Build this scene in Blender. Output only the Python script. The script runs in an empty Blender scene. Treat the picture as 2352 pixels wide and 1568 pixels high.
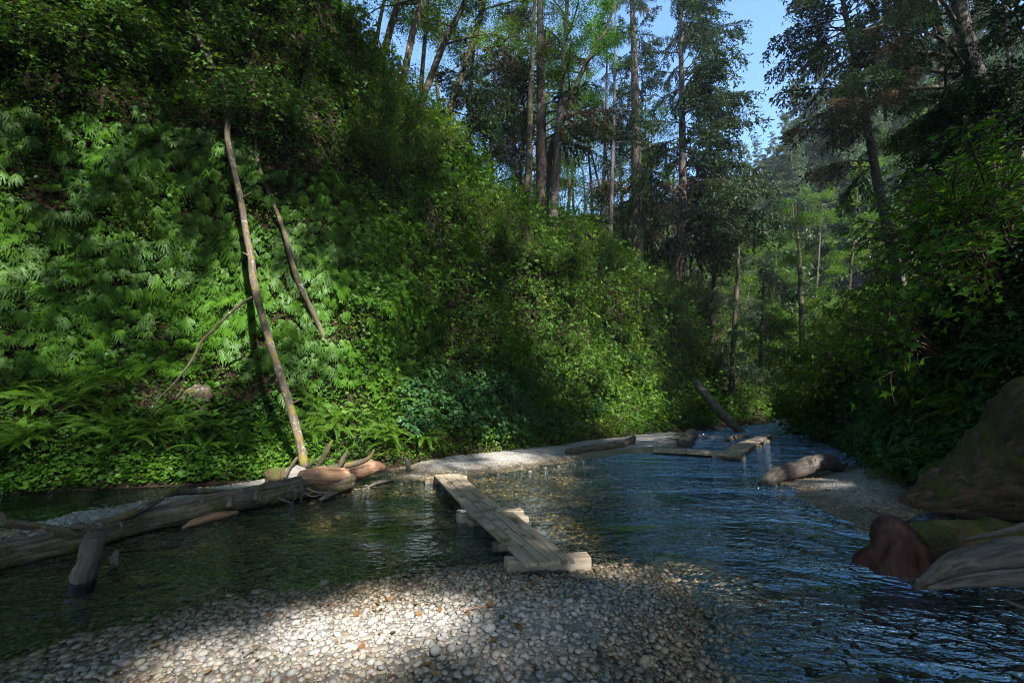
import bpy, math, random
import numpy as np
from mathutils import Vector, Matrix
from mathutils.bvhtree import BVHTree

R = math.radians
rng = np.random.default_rng(11)
random.seed(11)
scene = bpy.context.scene
COL = scene.collection

# ------------------------------------------------------------------ camera
W, H = 2352.0, 1568.0                      # pixel grid used to read the photograph
FP = 16.0 / 36.0 * W                       # 16 mm lens
CX, CY = W / 2, H / 2
PITCH = R(7.77)
cp, sp = math.cos(PITCH), math.sin(PITCH)
CAM = np.array([0.0, 0.0, 1.6])
cam_d = bpy.data.cameras.new('camera')
cam_o = bpy.data.objects.new('camera', cam_d)
COL.objects.link(cam_o)
cam_o.location = CAM
cam_o.rotation_euler = (R(90) + PITCH, 0, 0)
cam_d.lens = 16.0
cam_d.sensor_width = 36.0
cam_d.clip_start = 0.05
cam_d.clip_end = 3000
scene.camera = cam_o

# ------------------------------------------------------------------ sky and sun
SUN_EL, SUN_AZ = R(44), R(152)             # azimuth from +Y clockwise: behind the camera, to the right
SUN = np.array([math.sin(SUN_AZ) * math.cos(SUN_EL), math.cos(SUN_AZ) * math.cos(SUN_EL), math.sin(SUN_EL)])
world = bpy.data.worlds.new('World')
scene.world = world
world.use_nodes = True
nt = world.node_tree
nt.nodes.clear()
sky = nt.nodes.new('ShaderNodeTexSky')
sky.sky_type = 'NISHITA'
sky.sun_disc = False
sky.sun_elevation = SUN_EL
sky.sun_rotation = SUN_AZ
sky.air_density = 1.0
sky.dust_density = 0.6
sky.ozone_density = 2.0
bg = nt.nodes.new('ShaderNodeBackground')
bg.inputs['Strength'].default_value = 0.115
wo = nt.nodes.new('ShaderNodeOutputWorld')
hs = nt.nodes.new('ShaderNodeHueSaturation')
hs.inputs['Saturation'].default_value = 1.15
nt.links.new(sky.outputs[0], hs.inputs['Color'])
nt.links.new(hs.outputs[0], bg.inputs['Color'])
nt.links.new(bg.outputs[0], wo.inputs['Surface'])
sun_d = bpy.data.lights.new('sun', 'SUN')
sun_d.energy = 5.0
sun_d.angle = R(0.53)
sun_d.color = (1.0, 0.94, 0.85)
sun_o = bpy.data.objects.new('sun', sun_d)
COL.objects.link(sun_o)
sun_o.rotation_euler = Vector(SUN).to_track_quat('Z', 'Y').to_euler()
scene.view_settings.view_transform = 'Standard'
scene.view_settings.look = 'None'
scene.view_settings.exposure = 2.1
scene.view_settings.gamma = 1.0
cy = scene.cycles
cy.max_bounces = 6
cy.diffuse_bounces = 3
cy.glossy_bounces = 3
cy.transmission_bounces = 4
cy.transparent_max_bounces = 16
cy.volume_bounces = 0
cy.use_denoising = True
cy.denoising_prefilter = 'NONE'
cy.filter_width = 1.0
cy.caustics_reflective = False
cy.caustics_refractive = False

# ------------------------------------------------------------------ pixel <-> world helpers
def ray(u, v):
    a, b = (u - CX) / FP, (CY - v) / FP
    return np.array([a, cp - b * sp, sp + b * cp])
def G(u, v, z=0.0):
    d = ray(u, v)
    return CAM + d * ((z - CAM[2]) / d[2])
def at(u, v, Y):
    d = ray(u, v)
    return CAM + d * (Y / d[1])
def proj(P):
    P = np.atleast_2d(P) - CAM
    f = P[:, 1] * cp + P[:, 2] * sp
    g = -P[:, 1] * sp + P[:, 2] * cp
    f = np.where(np.abs(f) < 1e-4, 1e-4, f)
    return CX + FP * P[:, 0] / f, CY - FP * g / f, f
def norm(a):
    return a / np.maximum(np.linalg.norm(a, axis=-1, keepdims=True), 1e-9)

def vnoise(P, scale, seed=0):
    p = np.asarray(P, float) * scale + seed * 13.37
    i = np.floor(p); f = p - i
    f = f * f * (3 - 2 * f)
    def h(ix):
        s = np.sin(ix[:, 0] * 127.1 + ix[:, 1] * 311.7 + ix[:, 2] * 74.7) * 43758.5453
        return s - np.floor(s)
    r = 0
    for dx in (0, 1):
        for dy in (0, 1):
            for dz in (0, 1):
                w = (f[:, 0] if dx else 1 - f[:, 0]) * (f[:, 1] if dy else 1 - f[:, 1]) * (f[:, 2] if dz else 1 - f[:, 2])
                r = r + w * h(i + np.array([dx, dy, dz]))
    return r * 2 - 1

def catmull(pts, ds):
    pts = np.asarray(pts, float)
    P = np.vstack([2 * pts[0] - pts[1], pts, 2 * pts[-1] - pts[-2]])
    out = []
    for k in range(1, len(P) - 2):
        n = max(2, int(np.linalg.norm(P[k + 1, :3] - P[k, :3]) / ds))
        t = np.linspace(0, 1, n, endpoint=False)[:, None]
        a, b, c, d = P[k - 1], P[k], P[k + 1], P[k + 2]
        out.append(.5 * (2 * b + (c - a) * t + (2 * a - 5 * b + 4 * c - d) * t ** 2 + (3 * b - a - 3 * c + d) * t ** 3))
    out.append(P[-2][None])
    return np.vstack(out)

# ------------------------------------------------------------------ mesh helpers
def mesh_from(name, V, F, mat=None, smooth=False, attrs=None):
    V = np.asarray(V, np.float32).reshape(-1, 3)
    F = np.asarray(F, np.int32).reshape(-1, 3)
    me = bpy.data.meshes.new(name)
    me.vertices.add(len(V)); me.vertices.foreach_set('co', V.ravel())
    me.loops.add(len(F) * 3); me.loops.foreach_set('vertex_index', F.ravel())
    me.polygons.add(len(F))
    me.polygons.foreach_set('loop_start', np.arange(0, len(F) * 3, 3, dtype=np.int32))
    me.polygons.foreach_set('loop_total', np.full(len(F), 3, np.int32))
    me.polygons.foreach_set('use_smooth', np.full(len(F), bool(smooth)))
    for k, a in (attrs or {}).items():
        a = np.asarray(a, np.float32)
        if a.ndim == 1:
            at_ = me.attributes.new(k, 'FLOAT', 'POINT'); at_.data.foreach_set('value', a)
        else:
            at_ = me.attributes.new(k, 'FLOAT_VECTOR', 'POINT'); at_.data.foreach_set('vector', a.ravel())
    me.update(calc_edges=True)
    if mat: me.materials.append(mat)
    return me
def link(name, me, parent=None, M=None):
    o = bpy.data.objects.new(name, me)
    COL.objects.link(o)
    if parent is not None: o.parent = parent
    if M is not None: o.matrix_local = M
    return o
def tag(o, label=None, cat=None, group=None, kind=None):
    if label: o['label'] = label
    if cat: o['category'] = cat
    if group: o['group'] = group
    if kind: o['kind'] = kind
    return o
def empty(name, label, cat, group=None, M=None):
    o = bpy.data.objects.new(name, None)
    COL.objects.link(o)
    o.empty_display_size = .2
    if M is not None: o.matrix_world = M
    return tag(o, label, cat, group)

class Geo:
    """collects triangles with a per-vertex random tint"""
    def __init__(self): self.V, self.F, self.A, self.T, self.n = [], [], [], [], 0
    def add(self, V, F, rnd=None, tuv=None):
        V = np.asarray(V, float).reshape(-1, 3); F = np.asarray(F, int).reshape(-1, 3)
        self.V.append(V); self.F.append(F + self.n)
        self.A.append(np.full(len(V), rng.random()) if rnd is None else np.broadcast_to(np.asarray(rnd, float), (len(V),)))
        self.T.append(V if tuv is None else tuv)
        self.n += len(V)
    def arrays(self):
        return np.vstack(self.V), np.vstack(self.F), np.concatenate(self.A)
    def mesh(self, name, mat, smooth=False):
        V, F, A = self.arrays()
        return mesh_from(name, V, F, mat, smooth, {'rnd': A, 'tuv': np.vstack(self.T)})

def replicate(pV, pF, Rm, off, rnd, pA=None):
    """copies of one small shape: Rm (M,3,3) columns are the local axes times scale"""
    M, n = len(off), len(pV)
    V = np.einsum('mij,nj->mni', Rm, pV) + off[:, None, :]
    F = (pF[None] + (np.arange(M) * n)[:, None, None]).reshape(-1, 3)
    A = np.repeat(rnd, n)
    if pA is not None: A = np.clip(A * .6 + np.tile(pA, M) * .4, 0, 1)
    return V.reshape(-1, 3), F, A

def frames(z, y):
    """orthonormal frames whose z axis is z and whose y axis is near y; returned with columns x,y,z"""
    z = norm(z)
    y = norm(y - z * np.sum(y * z, -1, keepdims=True))
    x = np.cross(y, z)
    return np.stack([x, y, z], -1)

def tube(pts, radii, nseg=8, rough=0.0, nscale=6.0, seed=0, caps=True, flat=1.0, ridges=0.0):
    """bent tapering tube; returns V,F,tuv"""
    pts = np.asarray(pts, float); radii = np.asarray(radii, float)
    n = len(pts)
    T = norm(np.gradient(pts, axis=0))
    ref = np.array([0, 0, 1.0]) if abs(T[0][2]) < .9 else np.array([1.0, 0, 0])
    a = norm(np.cross(T[0], ref)); A = []
    for k in range(n):
        a = norm(a - T[k] * np.dot(a, T[k])); A.append(a)
    A = np.array(A); B = np.cross(T, A)
    th = np.linspace(0, 2 * np.pi, nseg, endpoint=False)
    c, s = np.cos(th), np.sin(th)
    L = np.concatenate([[0], np.cumsum(np.linalg.norm(np.diff(pts, axis=0), axis=1))])
    ring = (A[:, None, :] * c[None, :, None] + B[:, None, :] * s[None, :, None] * flat)
    base = pts[:, None, :] + ring * radii[:, None, None]
    tuv = np.stack([np.broadcast_to(c, (n, nseg)) * radii[:, None], np.broadcast_to(s, (n, nseg)) * radii[:, None], np.broadcast_to(L[:, None], (n, nseg)) ], -1).reshape(-1, 3)
    tuv = tuv + seed * .713
    rr = np.ones((n, nseg))
    if rough > 0:
        rr += rough * vnoise(base.reshape(-1, 3), nscale, seed).reshape(n, nseg) + rough * .5 * vnoise(base.reshape(-1, 3), nscale * 2.7, seed + 5).reshape(n, nseg)
    if ridges > 0:
        q = tuv * np.array([16, 16, 1.3])
        rr += ridges * vnoise(q, 1.0, seed + 3).reshape(n, nseg)
    V = (pts[:, None, :] + ring * (radii[:, None] * rr)[:, :, None]).reshape(-1, 3)
    F = []
    i = np.arange(n - 1)[:, None] * nseg; j = np.arange(nseg)[None]
    j2 = (j + 1) % nseg
    F.append(np.stack([i + j, i + j2, i + nseg + j2], -1).reshape(-1, 3))
    F.append(np.stack([i + j, i + nseg + j2, i + nseg + j], -1).reshape(-1, 3))
    if caps:
        for k, e in ((0, pts[0] - T[0] * radii[0] * .12), (n - 1, pts[-1] + T[-1] * radii[-1] * .12)):
            V = np.vstack([V, e]); tuv = np.vstack([tuv, [0, 0, L[k]]])
            c_ = len(V) - 1; jj = np.arange(nseg) + k * nseg; jn = (np.arange(nseg) + 1) % nseg + k * nseg
            F.append(np.stack([np.full(nseg, c_), jn, jj] if k == 0 else [np.full(nseg, c_), jj, jn], -1))
    return V, np.vstack(F), tuv

def tube_mesh(name, pts, radii, mat, nseg=14, rough=.1, nscale=5, seed=0, ds=None, **kw):
    P = np.column_stack([pts, radii]); L = np.linalg.norm(np.diff(P[:, :3], axis=0), axis=1).sum()
    C = catmull(P, ds or max(L / 60, .03))
    V, F, t = tube(C[:, :3], np.maximum(C[:, 3], .002), nseg, rough, nscale, seed, **kw)
    return mesh_from(name, V, F, mat, True, {'tuv': t, 'rnd': np.full(len(V), random.random())})

# ------------------------------------------------------------------ materials
def new_mat(name):
    m = bpy.data.materials.new(name); m.use_nodes = True
    m.node_tree.nodes.clear()
    return m, m.node_tree.nodes, m.node_tree.links
def N(nodes, kind, **kw):
    n = nodes.new(kind)
    for k, v in kw.items(): setattr(n, k, v)
    return n
def ramp(nodes, stops):
    r = nodes.new('ShaderNodeValToRGB')
    el = r.color_ramp.elements
    while len(el) > len(stops): el.remove(el[-1])
    while len(el) < len(stops): el.new(.5)
    for e, (p, c) in zip(el, stops):
        e.position = p; e.color = (*c, 1) if len(c) == 3 else c
    return r
def noise(nodes, links, vec, scale, detail=4, rough=.55, dist=0.0):
    n = nodes.new('ShaderNodeTexNoise')
    n.inputs['Scale'].default_value = scale; n.inputs['Detail'].default_value = detail
    n.inputs['Roughness'].default_value = rough; n.inputs['Distortion'].default_value = dist
    if vec is not None: links.new(vec, n.inputs['Vector'])
    return n
def mixc(nodes, links, fac, a, b):
    m = nodes.new('ShaderNodeMix'); m.data_type = 'RGBA'
    for inp, v in ((m.inputs[0], fac), (m.inputs[6], a), (m.inputs[7], b)):
        if isinstance(v, (int, float)): inp.default_value = v
        elif isinstance(v, tuple): inp.default_value = (*v, 1)
        else: links.new(v, inp)
    return m.outputs[2]
def mth(nodes, links, op, a, b=None, clamp=False):
    m = nodes.new('ShaderNodeMath'); m.operation = op; m.use_clamp = clamp
    for k, v in ((0, a), (1, b)):
        if v is None: continue
        if isinstance(v, (int, float)): m.inputs[k].default_value = v
        else: links.new(v, m.inputs[k])
    return m.outputs[0]

def leaf_mat(name, stops, trans=.38, gloss=.018, tmul=(1.5, 1.6, .5)):
    m, n, l = new_mat(name)
    a = N(n, 'ShaderNodeAttribute', attribute_name='rnd')
    oi = N(n, 'ShaderNodeObjectInfo')
    f = mth(n, l, 'ADD', mth(n, l, 'MULTIPLY', a.outputs['Fac'], .8), mth(n, l, 'MULTIPLY', oi.outputs['Random'], .2))
    r = ramp(n, stops); l.new(f, r.inputs[0])
    d = N(n, 'ShaderNodeBsdfDiffuse'); l.new(r.outputs[0], d.inputs['Color'])
    tc = N(n, 'ShaderNodeMix', data_type='RGBA', blend_type='MULTIPLY'); tc.inputs[0].default_value = 1
    l.new(r.outputs[0], tc.inputs[6]); tc.inputs[7].default_value = (*tmul, 1)
    t = N(n, 'ShaderNodeBsdfTranslucent'); l.new(tc.outputs[2], t.inputs['Color'])
    m1 = N(n, 'ShaderNodeMixShader'); m1.inputs[0].default_value = trans
    l.new(d.outputs[0], m1.inputs[1]); l.new(t.outputs[0], m1.inputs[2])
    g = N(n, 'ShaderNodeBsdfGlossy'); g.inputs['Roughness'].default_value = .42; g.inputs['Color'].default_value = (.8, .85, .9, 1)
    m2 = N(n, 'ShaderNodeMixShader'); m2.inputs[0].default_value = gloss
    l.new(m1.outputs[0], m2.inputs[1]); l.new(g.outputs[0], m2.inputs[2])
    o = N(n, 'ShaderNodeOutputMaterial'); l.new(m2.outputs[0], o.inputs[0])
    return m

def bark_mat(name, dark, light, moss=0.0, lichen=0.0, grain=1.0, mosscol=((.035, .05, .008), (.10, .115, .02)), rough=.9, patch=None, updir=.5):
    """wood or bark running along the tube, moss on the upper side, pale lichen blotches"""
    m, n, l = new_mat(name)
    a = N(n, 'ShaderNodeAttribute', attribute_name='tuv')
    mp = N(n, 'ShaderNodeMapping'); mp.inputs['Scale'].default_value = (22 * grain, 22 * grain, 2.2 * grain); l.new(a.outputs['Vector'], mp.inputs['Vector'])
    n1 = noise(n, l, mp.outputs[0], 1.0, 8, .65, .6)
    n2 = noise(n, l, a.outputs['Vector'], 3.5, 5, .6)
    r1 = ramp(n, [(.36, dark), (.5, tuple((x + y) / 2 for x, y in zip(dark, light))), (.64, light)]); l.new(n1.outputs[0], r1.inputs[0])
    c = mixc(n, l, mth(n, l, 'MULTIPLY', n2.outputs[0], .55), r1.outputs[0], dark)
    if patch:
        n5 = noise(n, l, a.outputs['Vector'], 2.3, 4, .6, .4); r5 = ramp(n, [(.5, (0, 0, 0)), (.6, (1, 1, 1))]); l.new(n5.outputs[0], r5.inputs[0])
        c = mixc(n, l, mth(n, l, 'MULTIPLY', r5.outputs[0], .8), c, patch)
    h = n1.outputs[0]
    if lichen:
        n3 = noise(n, l, a.outputs['Vector'], 7, 7, .62, .3)
        r3 = ramp(n, [(.62 - .16 * lichen, (0, 0, 0)), (.68 - .14 * lichen, (1, 1, 1))]); l.new(n3.outputs[0], r3.inputs[0])
        c = mixc(n, l, mth(n, l, 'MULTIPLY', r3.outputs[0], .6), c, (.25, .24, .21))
    if moss:
        g = N(n, 'ShaderNodeNewGeometry'); sx = N(n, 'ShaderNodeSeparateXYZ'); l.new(g.outputs['Normal'], sx.inputs[0])
        n4 = noise(n, l, a.outputs['Vector'], 4.2, 5, .65)
        n6 = noise(n, l, a.outputs['Vector'], 60, 2, .6)
        f = mth(n, l, 'ADD', mth(n, l, 'MULTIPLY', sx.outputs['Z'], updir * .35), n4.outputs[0])
        r4 = ramp(n, [(.78 - .36 * moss, (0, 0, 0)), (.88 - .30 * moss, (1, 1, 1))]); l.new(f, r4.inputs[0])
        mc = mixc(n, l, n6.outputs[0], *mosscol)
        c = mixc(n, l, r4.outputs[0], c, mc)
        h = mth(n, l, 'ADD', n1.outputs[0], mth(n, l, 'MULTIPLY', r4.outputs[0], mth(n, l, 'ADD', n6.outputs[0], .4)))
    b = N(n, 'ShaderNodeBsdfPrincipled'); b.inputs['Roughness'].default_value = rough
    b.inputs['Specular IOR Level'].default_value = .25
    l.new(c, b.inputs['Base Color'])
    bp = N(n, 'ShaderNodeBump'); bp.inputs['Strength'].default_value = .8; bp.inputs['Distance'].default_value = .02
    l.new(h, bp.inputs['Height']); l.new(bp.outputs[0], b.inputs['Normal'])
    o = N(n, 'ShaderNodeOutputMaterial'); l.new(b.outputs[0], o.inputs[0])
    return m

def soil_mat(name, c0, c1, c2):
    m, n, l = new_mat(name)
    g = N(n, 'ShaderNodeNewGeometry')
    n1 = noise(n, l, g.outputs['Position'], 1.3, 8, .65); n2 = noise(n, l, g.outputs['Position'], 14, 6, .7)
    r = ramp(n, [(.35, c0), (.52, c1), (.7, c2)])
    l.new(mth(n, l, 'ADD', mth(n, l, 'MULTIPLY', n1.outputs[0], .5), mth(n, l, 'MULTIPLY', n2.outputs[0], .5)), r.inputs[0])
    b = N(n, 'ShaderNodeBsdfPrincipled'); b.inputs['Roughness'].default_value = .95; b.inputs['Specular IOR Level'].default_value = .1
    l.new(r.outputs[0], b.inputs['Base Color'])
    bp = N(n, 'ShaderNodeBump'); bp.inputs['Strength'].default_value = .9; bp.inputs['Distance'].default_value = .06
    l.new(n2.outputs[0], bp.inputs['Height']); l.new(bp.outputs[0], b.inputs['Normal'])
    o = N(n, 'ShaderNodeOutputMaterial'); l.new(b.outputs[0], o.inputs[0])
    return m

def stone_mat(name, tex=False):
    """stones of mixed colour; wet ones near and under the water level are darker and shinier"""
    m, n, l = new_mat(name)
    g = N(n, 'ShaderNodeNewGeometry'); sx = N(n, 'ShaderNodeSeparateXYZ'); l.new(g.outputs['Position'], sx.inputs[0])
    stops = [(0, (.045, .05, .057)), (.16, (.15, .155, .16)), (.30, (.24, .23, .21)), (.44, (.08, .075, .07)), (.56, (.27, .245, .20)), (.68, (.16, .115, .07)), (.78, (.32, .30, .275)), (.88, (.10, .105, .115)), (.97, (.15, .085, .055))]
    r = ramp(n, stops); r.color_ramp.interpolation = 'CONSTANT' if tex else 'LINEAR'
    if tex:
        v = N(n, 'ShaderNodeTexVoronoi'); v.inputs['Scale'].default_value = 19; l.new(g.outputs['Position'], v.inputs['Vector'])
        s2 = N(n, 'ShaderNodeSeparateColor'); l.new(v.outputs['Color'], s2.inputs[0]); l.new(s2.outputs[0], r.inputs[0])
    else:
        a = N(n, 'ShaderNodeAttribute', attribute_name='rnd'); l.new(a.outputs['Fac'], r.inputs[0])
    c = r.outputs[0]
    n1 = noise(n, l, g.outputs['Position'], 55, 4, .6)
    c = mixc(n, l, mth(n, l, 'MULTIPLY', n1.outputs[0], .5), c, (.13, .125, .12))
    n7 = noise(n, l, g.outputs['Position'], 1.1, 3, .5)
    # dry: paler, dusty; wet: darker, browner
    hgt = mth(n, l, 'ADD', sx.outputs['Z'], mth(n, l, 'MULTIPLY', mth(n, l, 'SUBTRACT', n7.outputs[0], .5), .09))
    wet = N(n, 'ShaderNodeMapRange'); wet.inputs['From Min'].default_value = .115; wet.inputs['From Max'].default_value = .035
    l.new(hgt, wet.inputs['Value'])
    dry = mixc(n, l, .34 if not tex else .5, c, (.335, .335, .33) if not tex else (.24, .235, .225))
    wm = N(n, 'ShaderNodeMix', data_type='RGBA', blend_type='MULTIPLY'); wm.inputs[0].default_value = 1
    l.new(c, wm.inputs[6]); wm.inputs[7].default_value = (.74, .65, .50, 1)
    c = mixc(n, l, wet.outputs[0], dry, wm.outputs[2])
    deep = N(n, 'ShaderNodeMapRange'); deep.inputs['From Min'].default_value = -.03; deep.inputs['From Max'].default_value = -.22
    l.new(sx.outputs['Z'], deep.inputs['Value'])
    al = noise(n, l, g.outputs['Position'], .8, 4, .6)
    wm2 = N(n, 'ShaderNodeMix', data_type='RGBA', blend_type='MULTIPLY'); l.new(mth(n, l, 'MULTIPLY', deep.outputs[0], mth(n, l, 'ADD', al.outputs[0], .3), True), wm2.inputs[0])
    l.new(c, wm2.inputs[6]); wm2.inputs[7].default_value = (.86, .80, .42, 1); c = wm2.outputs[2]
    b = N(n, 'ShaderNodeBsdfPrincipled'); l.new(c, b.inputs['Base Color'])
    rg = N(n, 'ShaderNodeMapRange'); rg.inputs['To Min'].default_value = .85; rg.inputs['To Max'].default_value = .32; l.new(wet.outputs[0], rg.inputs['Value'])
    l.new(rg.outputs[0], b.inputs['Roughness']); b.inputs['Specular IOR Level'].default_value = .35
    if tex:
        bp = N(n, 'ShaderNodeBump'); bp.inputs['Strength'].default_value = .8; bp.inputs['Distance'].default_value = .03; bp.invert = True
        l.new(v.outputs['Distance'], bp.inputs['Height']); l.new(bp.outputs[0], b.inputs['Normal'])
    else:
        bp = N(n, 'ShaderNodeBump'); bp.inputs['Strength'].default_value = .25; bp.inputs['Distance'].default_value = .004
        l.new(n1.outputs[0], bp.inputs['Height']); l.new(bp.outputs[0], b.inputs['Normal'])
    o = N(n, 'ShaderNodeOutputMaterial'); l.new(b.outputs[0], o.inputs[0])
    return m

def water_mat():
    m, n, l = new_mat('stream_water')
    g = N(n, 'ShaderNodeNewGeometry')
    mp = N(n, 'ShaderNodeMapping'); mp.inputs['Rotation'].default_value = (0, 0, R(-38)); mp.inputs['Scale'].default_value = (1.0, 1.9, 1)
    l.new(g.outputs['Position'], mp.inputs['Vector'])
    n0 = noise(n, l, mp.outputs[0], .55, 3, .5, .4)
    n1 = noise(n, l, mp.outputs[0], 4.2, 2, .5, .6)
    n2 = noise(n, l, mp.outputs[0], 11, 2, .5, .4)
    amp = N(n, 'ShaderNodeMapRange'); amp.inputs['From Min'].default_value = .36; amp.inputs['From Max'].default_value = .62; amp.inputs['To Min'].default_value = .25; amp.inputs['To Max'].default_value = 1.5
    l.new(n0.outputs[0], amp.inputs['Value'])
    h = mth(n, l, 'MULTIPLY', mth(n, l, 'ADD', n1.outputs[0], mth(n, l, 'MULTIPLY', n2.outputs[0], .30)), amp.outputs[0])
    px_ = N(n, 'ShaderNodeSeparateXYZ'); l.new(g.outputs['Position'], px_.inputs[0])
    rf = N(n, 'ShaderNodeMapRange'); rf.inputs['From Min'].default_value = -1.5; rf.inputs['From Max'].default_value = 2.5; rf.inputs['To Min'].default_value = .35; rf.inputs['To Max'].default_value = 1.7
    l.new(px_.outputs['X'], rf.inputs['Value']); h = mth(n, l, 'MULTIPLY', h, rf.outputs[0])
    bp = N(n, 'ShaderNodeBump'); bp.inputs['Strength'].default_value = 1.0; bp.inputs['Distance'].default_value = .11
    l.new(h, bp.inputs['Height'])
    fr = N(n, 'ShaderNodeFresnel'); fr.inputs['IOR'].default_value = 1.33; l.new(bp.outputs[0], fr.inputs['Normal'])
    gl = N(n, 'ShaderNodeBsdfGlossy'); gl.inputs['Color'].default_value = (.46, .71, 1, 1); gl.inputs['Roughness'].default_value = .02; l.new(bp.outputs[0], gl.inputs['Normal'])  # blue put into the reflection colour to deepen the mirrored sky
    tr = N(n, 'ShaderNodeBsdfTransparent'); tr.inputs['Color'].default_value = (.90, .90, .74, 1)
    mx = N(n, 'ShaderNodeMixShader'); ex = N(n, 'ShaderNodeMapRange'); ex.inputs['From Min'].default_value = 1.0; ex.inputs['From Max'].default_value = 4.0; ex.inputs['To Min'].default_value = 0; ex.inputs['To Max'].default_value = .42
    l.new(px_.outputs['X'], ex.inputs['Value'])  # extra sky sheen added toward the right, beyond real reflectivity
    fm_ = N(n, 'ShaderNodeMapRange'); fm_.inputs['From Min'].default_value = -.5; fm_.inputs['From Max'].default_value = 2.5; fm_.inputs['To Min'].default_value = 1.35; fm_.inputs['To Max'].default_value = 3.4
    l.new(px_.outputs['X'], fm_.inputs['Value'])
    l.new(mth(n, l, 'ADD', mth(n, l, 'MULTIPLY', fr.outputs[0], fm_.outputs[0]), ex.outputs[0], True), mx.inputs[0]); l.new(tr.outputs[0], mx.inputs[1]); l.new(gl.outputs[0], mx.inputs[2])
    o = N(n, 'ShaderNodeOutputMaterial'); l.new(mx.outputs[0], o.inputs[0])
    return m

def plank_mat():
    m, n, l = new_mat('weathered_plank')
    a = N(n, 'ShaderNodeAttribute', attribute_name='tuv')       # x along, y across, z board number
    mp = N(n, 'ShaderNodeMapping'); mp.inputs['Scale'].default_value = (2.2, 55, 7); l.new(a.outputs['Vector'], mp.inputs['Vector'])
    n1 = noise(n, l, mp.outputs[0], 1, 8, .7, .8)
    r1 = ramp(n, [(.3, (.11, .083, .055)), (.5, (.25, .205, .15)), (.72, (.37, .31, .24))]); l.new(n1.outputs[0], r1.inputs[0])
    gp = N(n, 'ShaderNodeNewGeometry'); mp2 = N(n, 'ShaderNodeMapping'); mp2.inputs['Scale'].default_value = (1.0, .9, 0.0); l.new(gp.outputs['Position'], mp2.inputs['Vector'])
    n2 = noise(n, l, mp2.outputs[0], 4.6, 5, .62, .5)
    r2 = ramp(n, [(.575, (0, 0, 0)), (.592, (1, 1, 1))]); l.new(n2.outputs[0], r2.inputs[0])
    wm = N(n, 'ShaderNodeMix', data_type='RGBA', blend_type='MULTIPLY'); l.new(r2.outputs[0], wm.inputs[0]); l.new(r1.outputs[0], wm.inputs[6]); wm.inputs[7].default_value = (.5, .46, .41, 1)
    b = N(n, 'ShaderNodeBsdfPrincipled'); l.new(wm.outputs[2], b.inputs['Base Color'])
    rg = N(n, 'ShaderNodeMapRange'); rg.inputs['To Min'].default_value = .85; rg.inputs['To Max'].default_value = .4; l.new(r2.outputs[0], rg.inputs['Value']); l.new(rg.outputs[0], b.inputs['Roughness'])
    b.inputs['Specular IOR Level'].default_value = .3
    bp = N(n, 'ShaderNodeBump'); bp.inputs['Strength'].default_value = .5; bp.inputs['Distance'].default_value = .006
    l.new(n1.outputs[0], bp.inputs['Height']); l.new(bp.outputs[0], b.inputs['Normal'])
    o = N(n, 'ShaderNodeOutputMaterial'); l.new(b.outputs[0], o.inputs[0])
    return m

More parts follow.
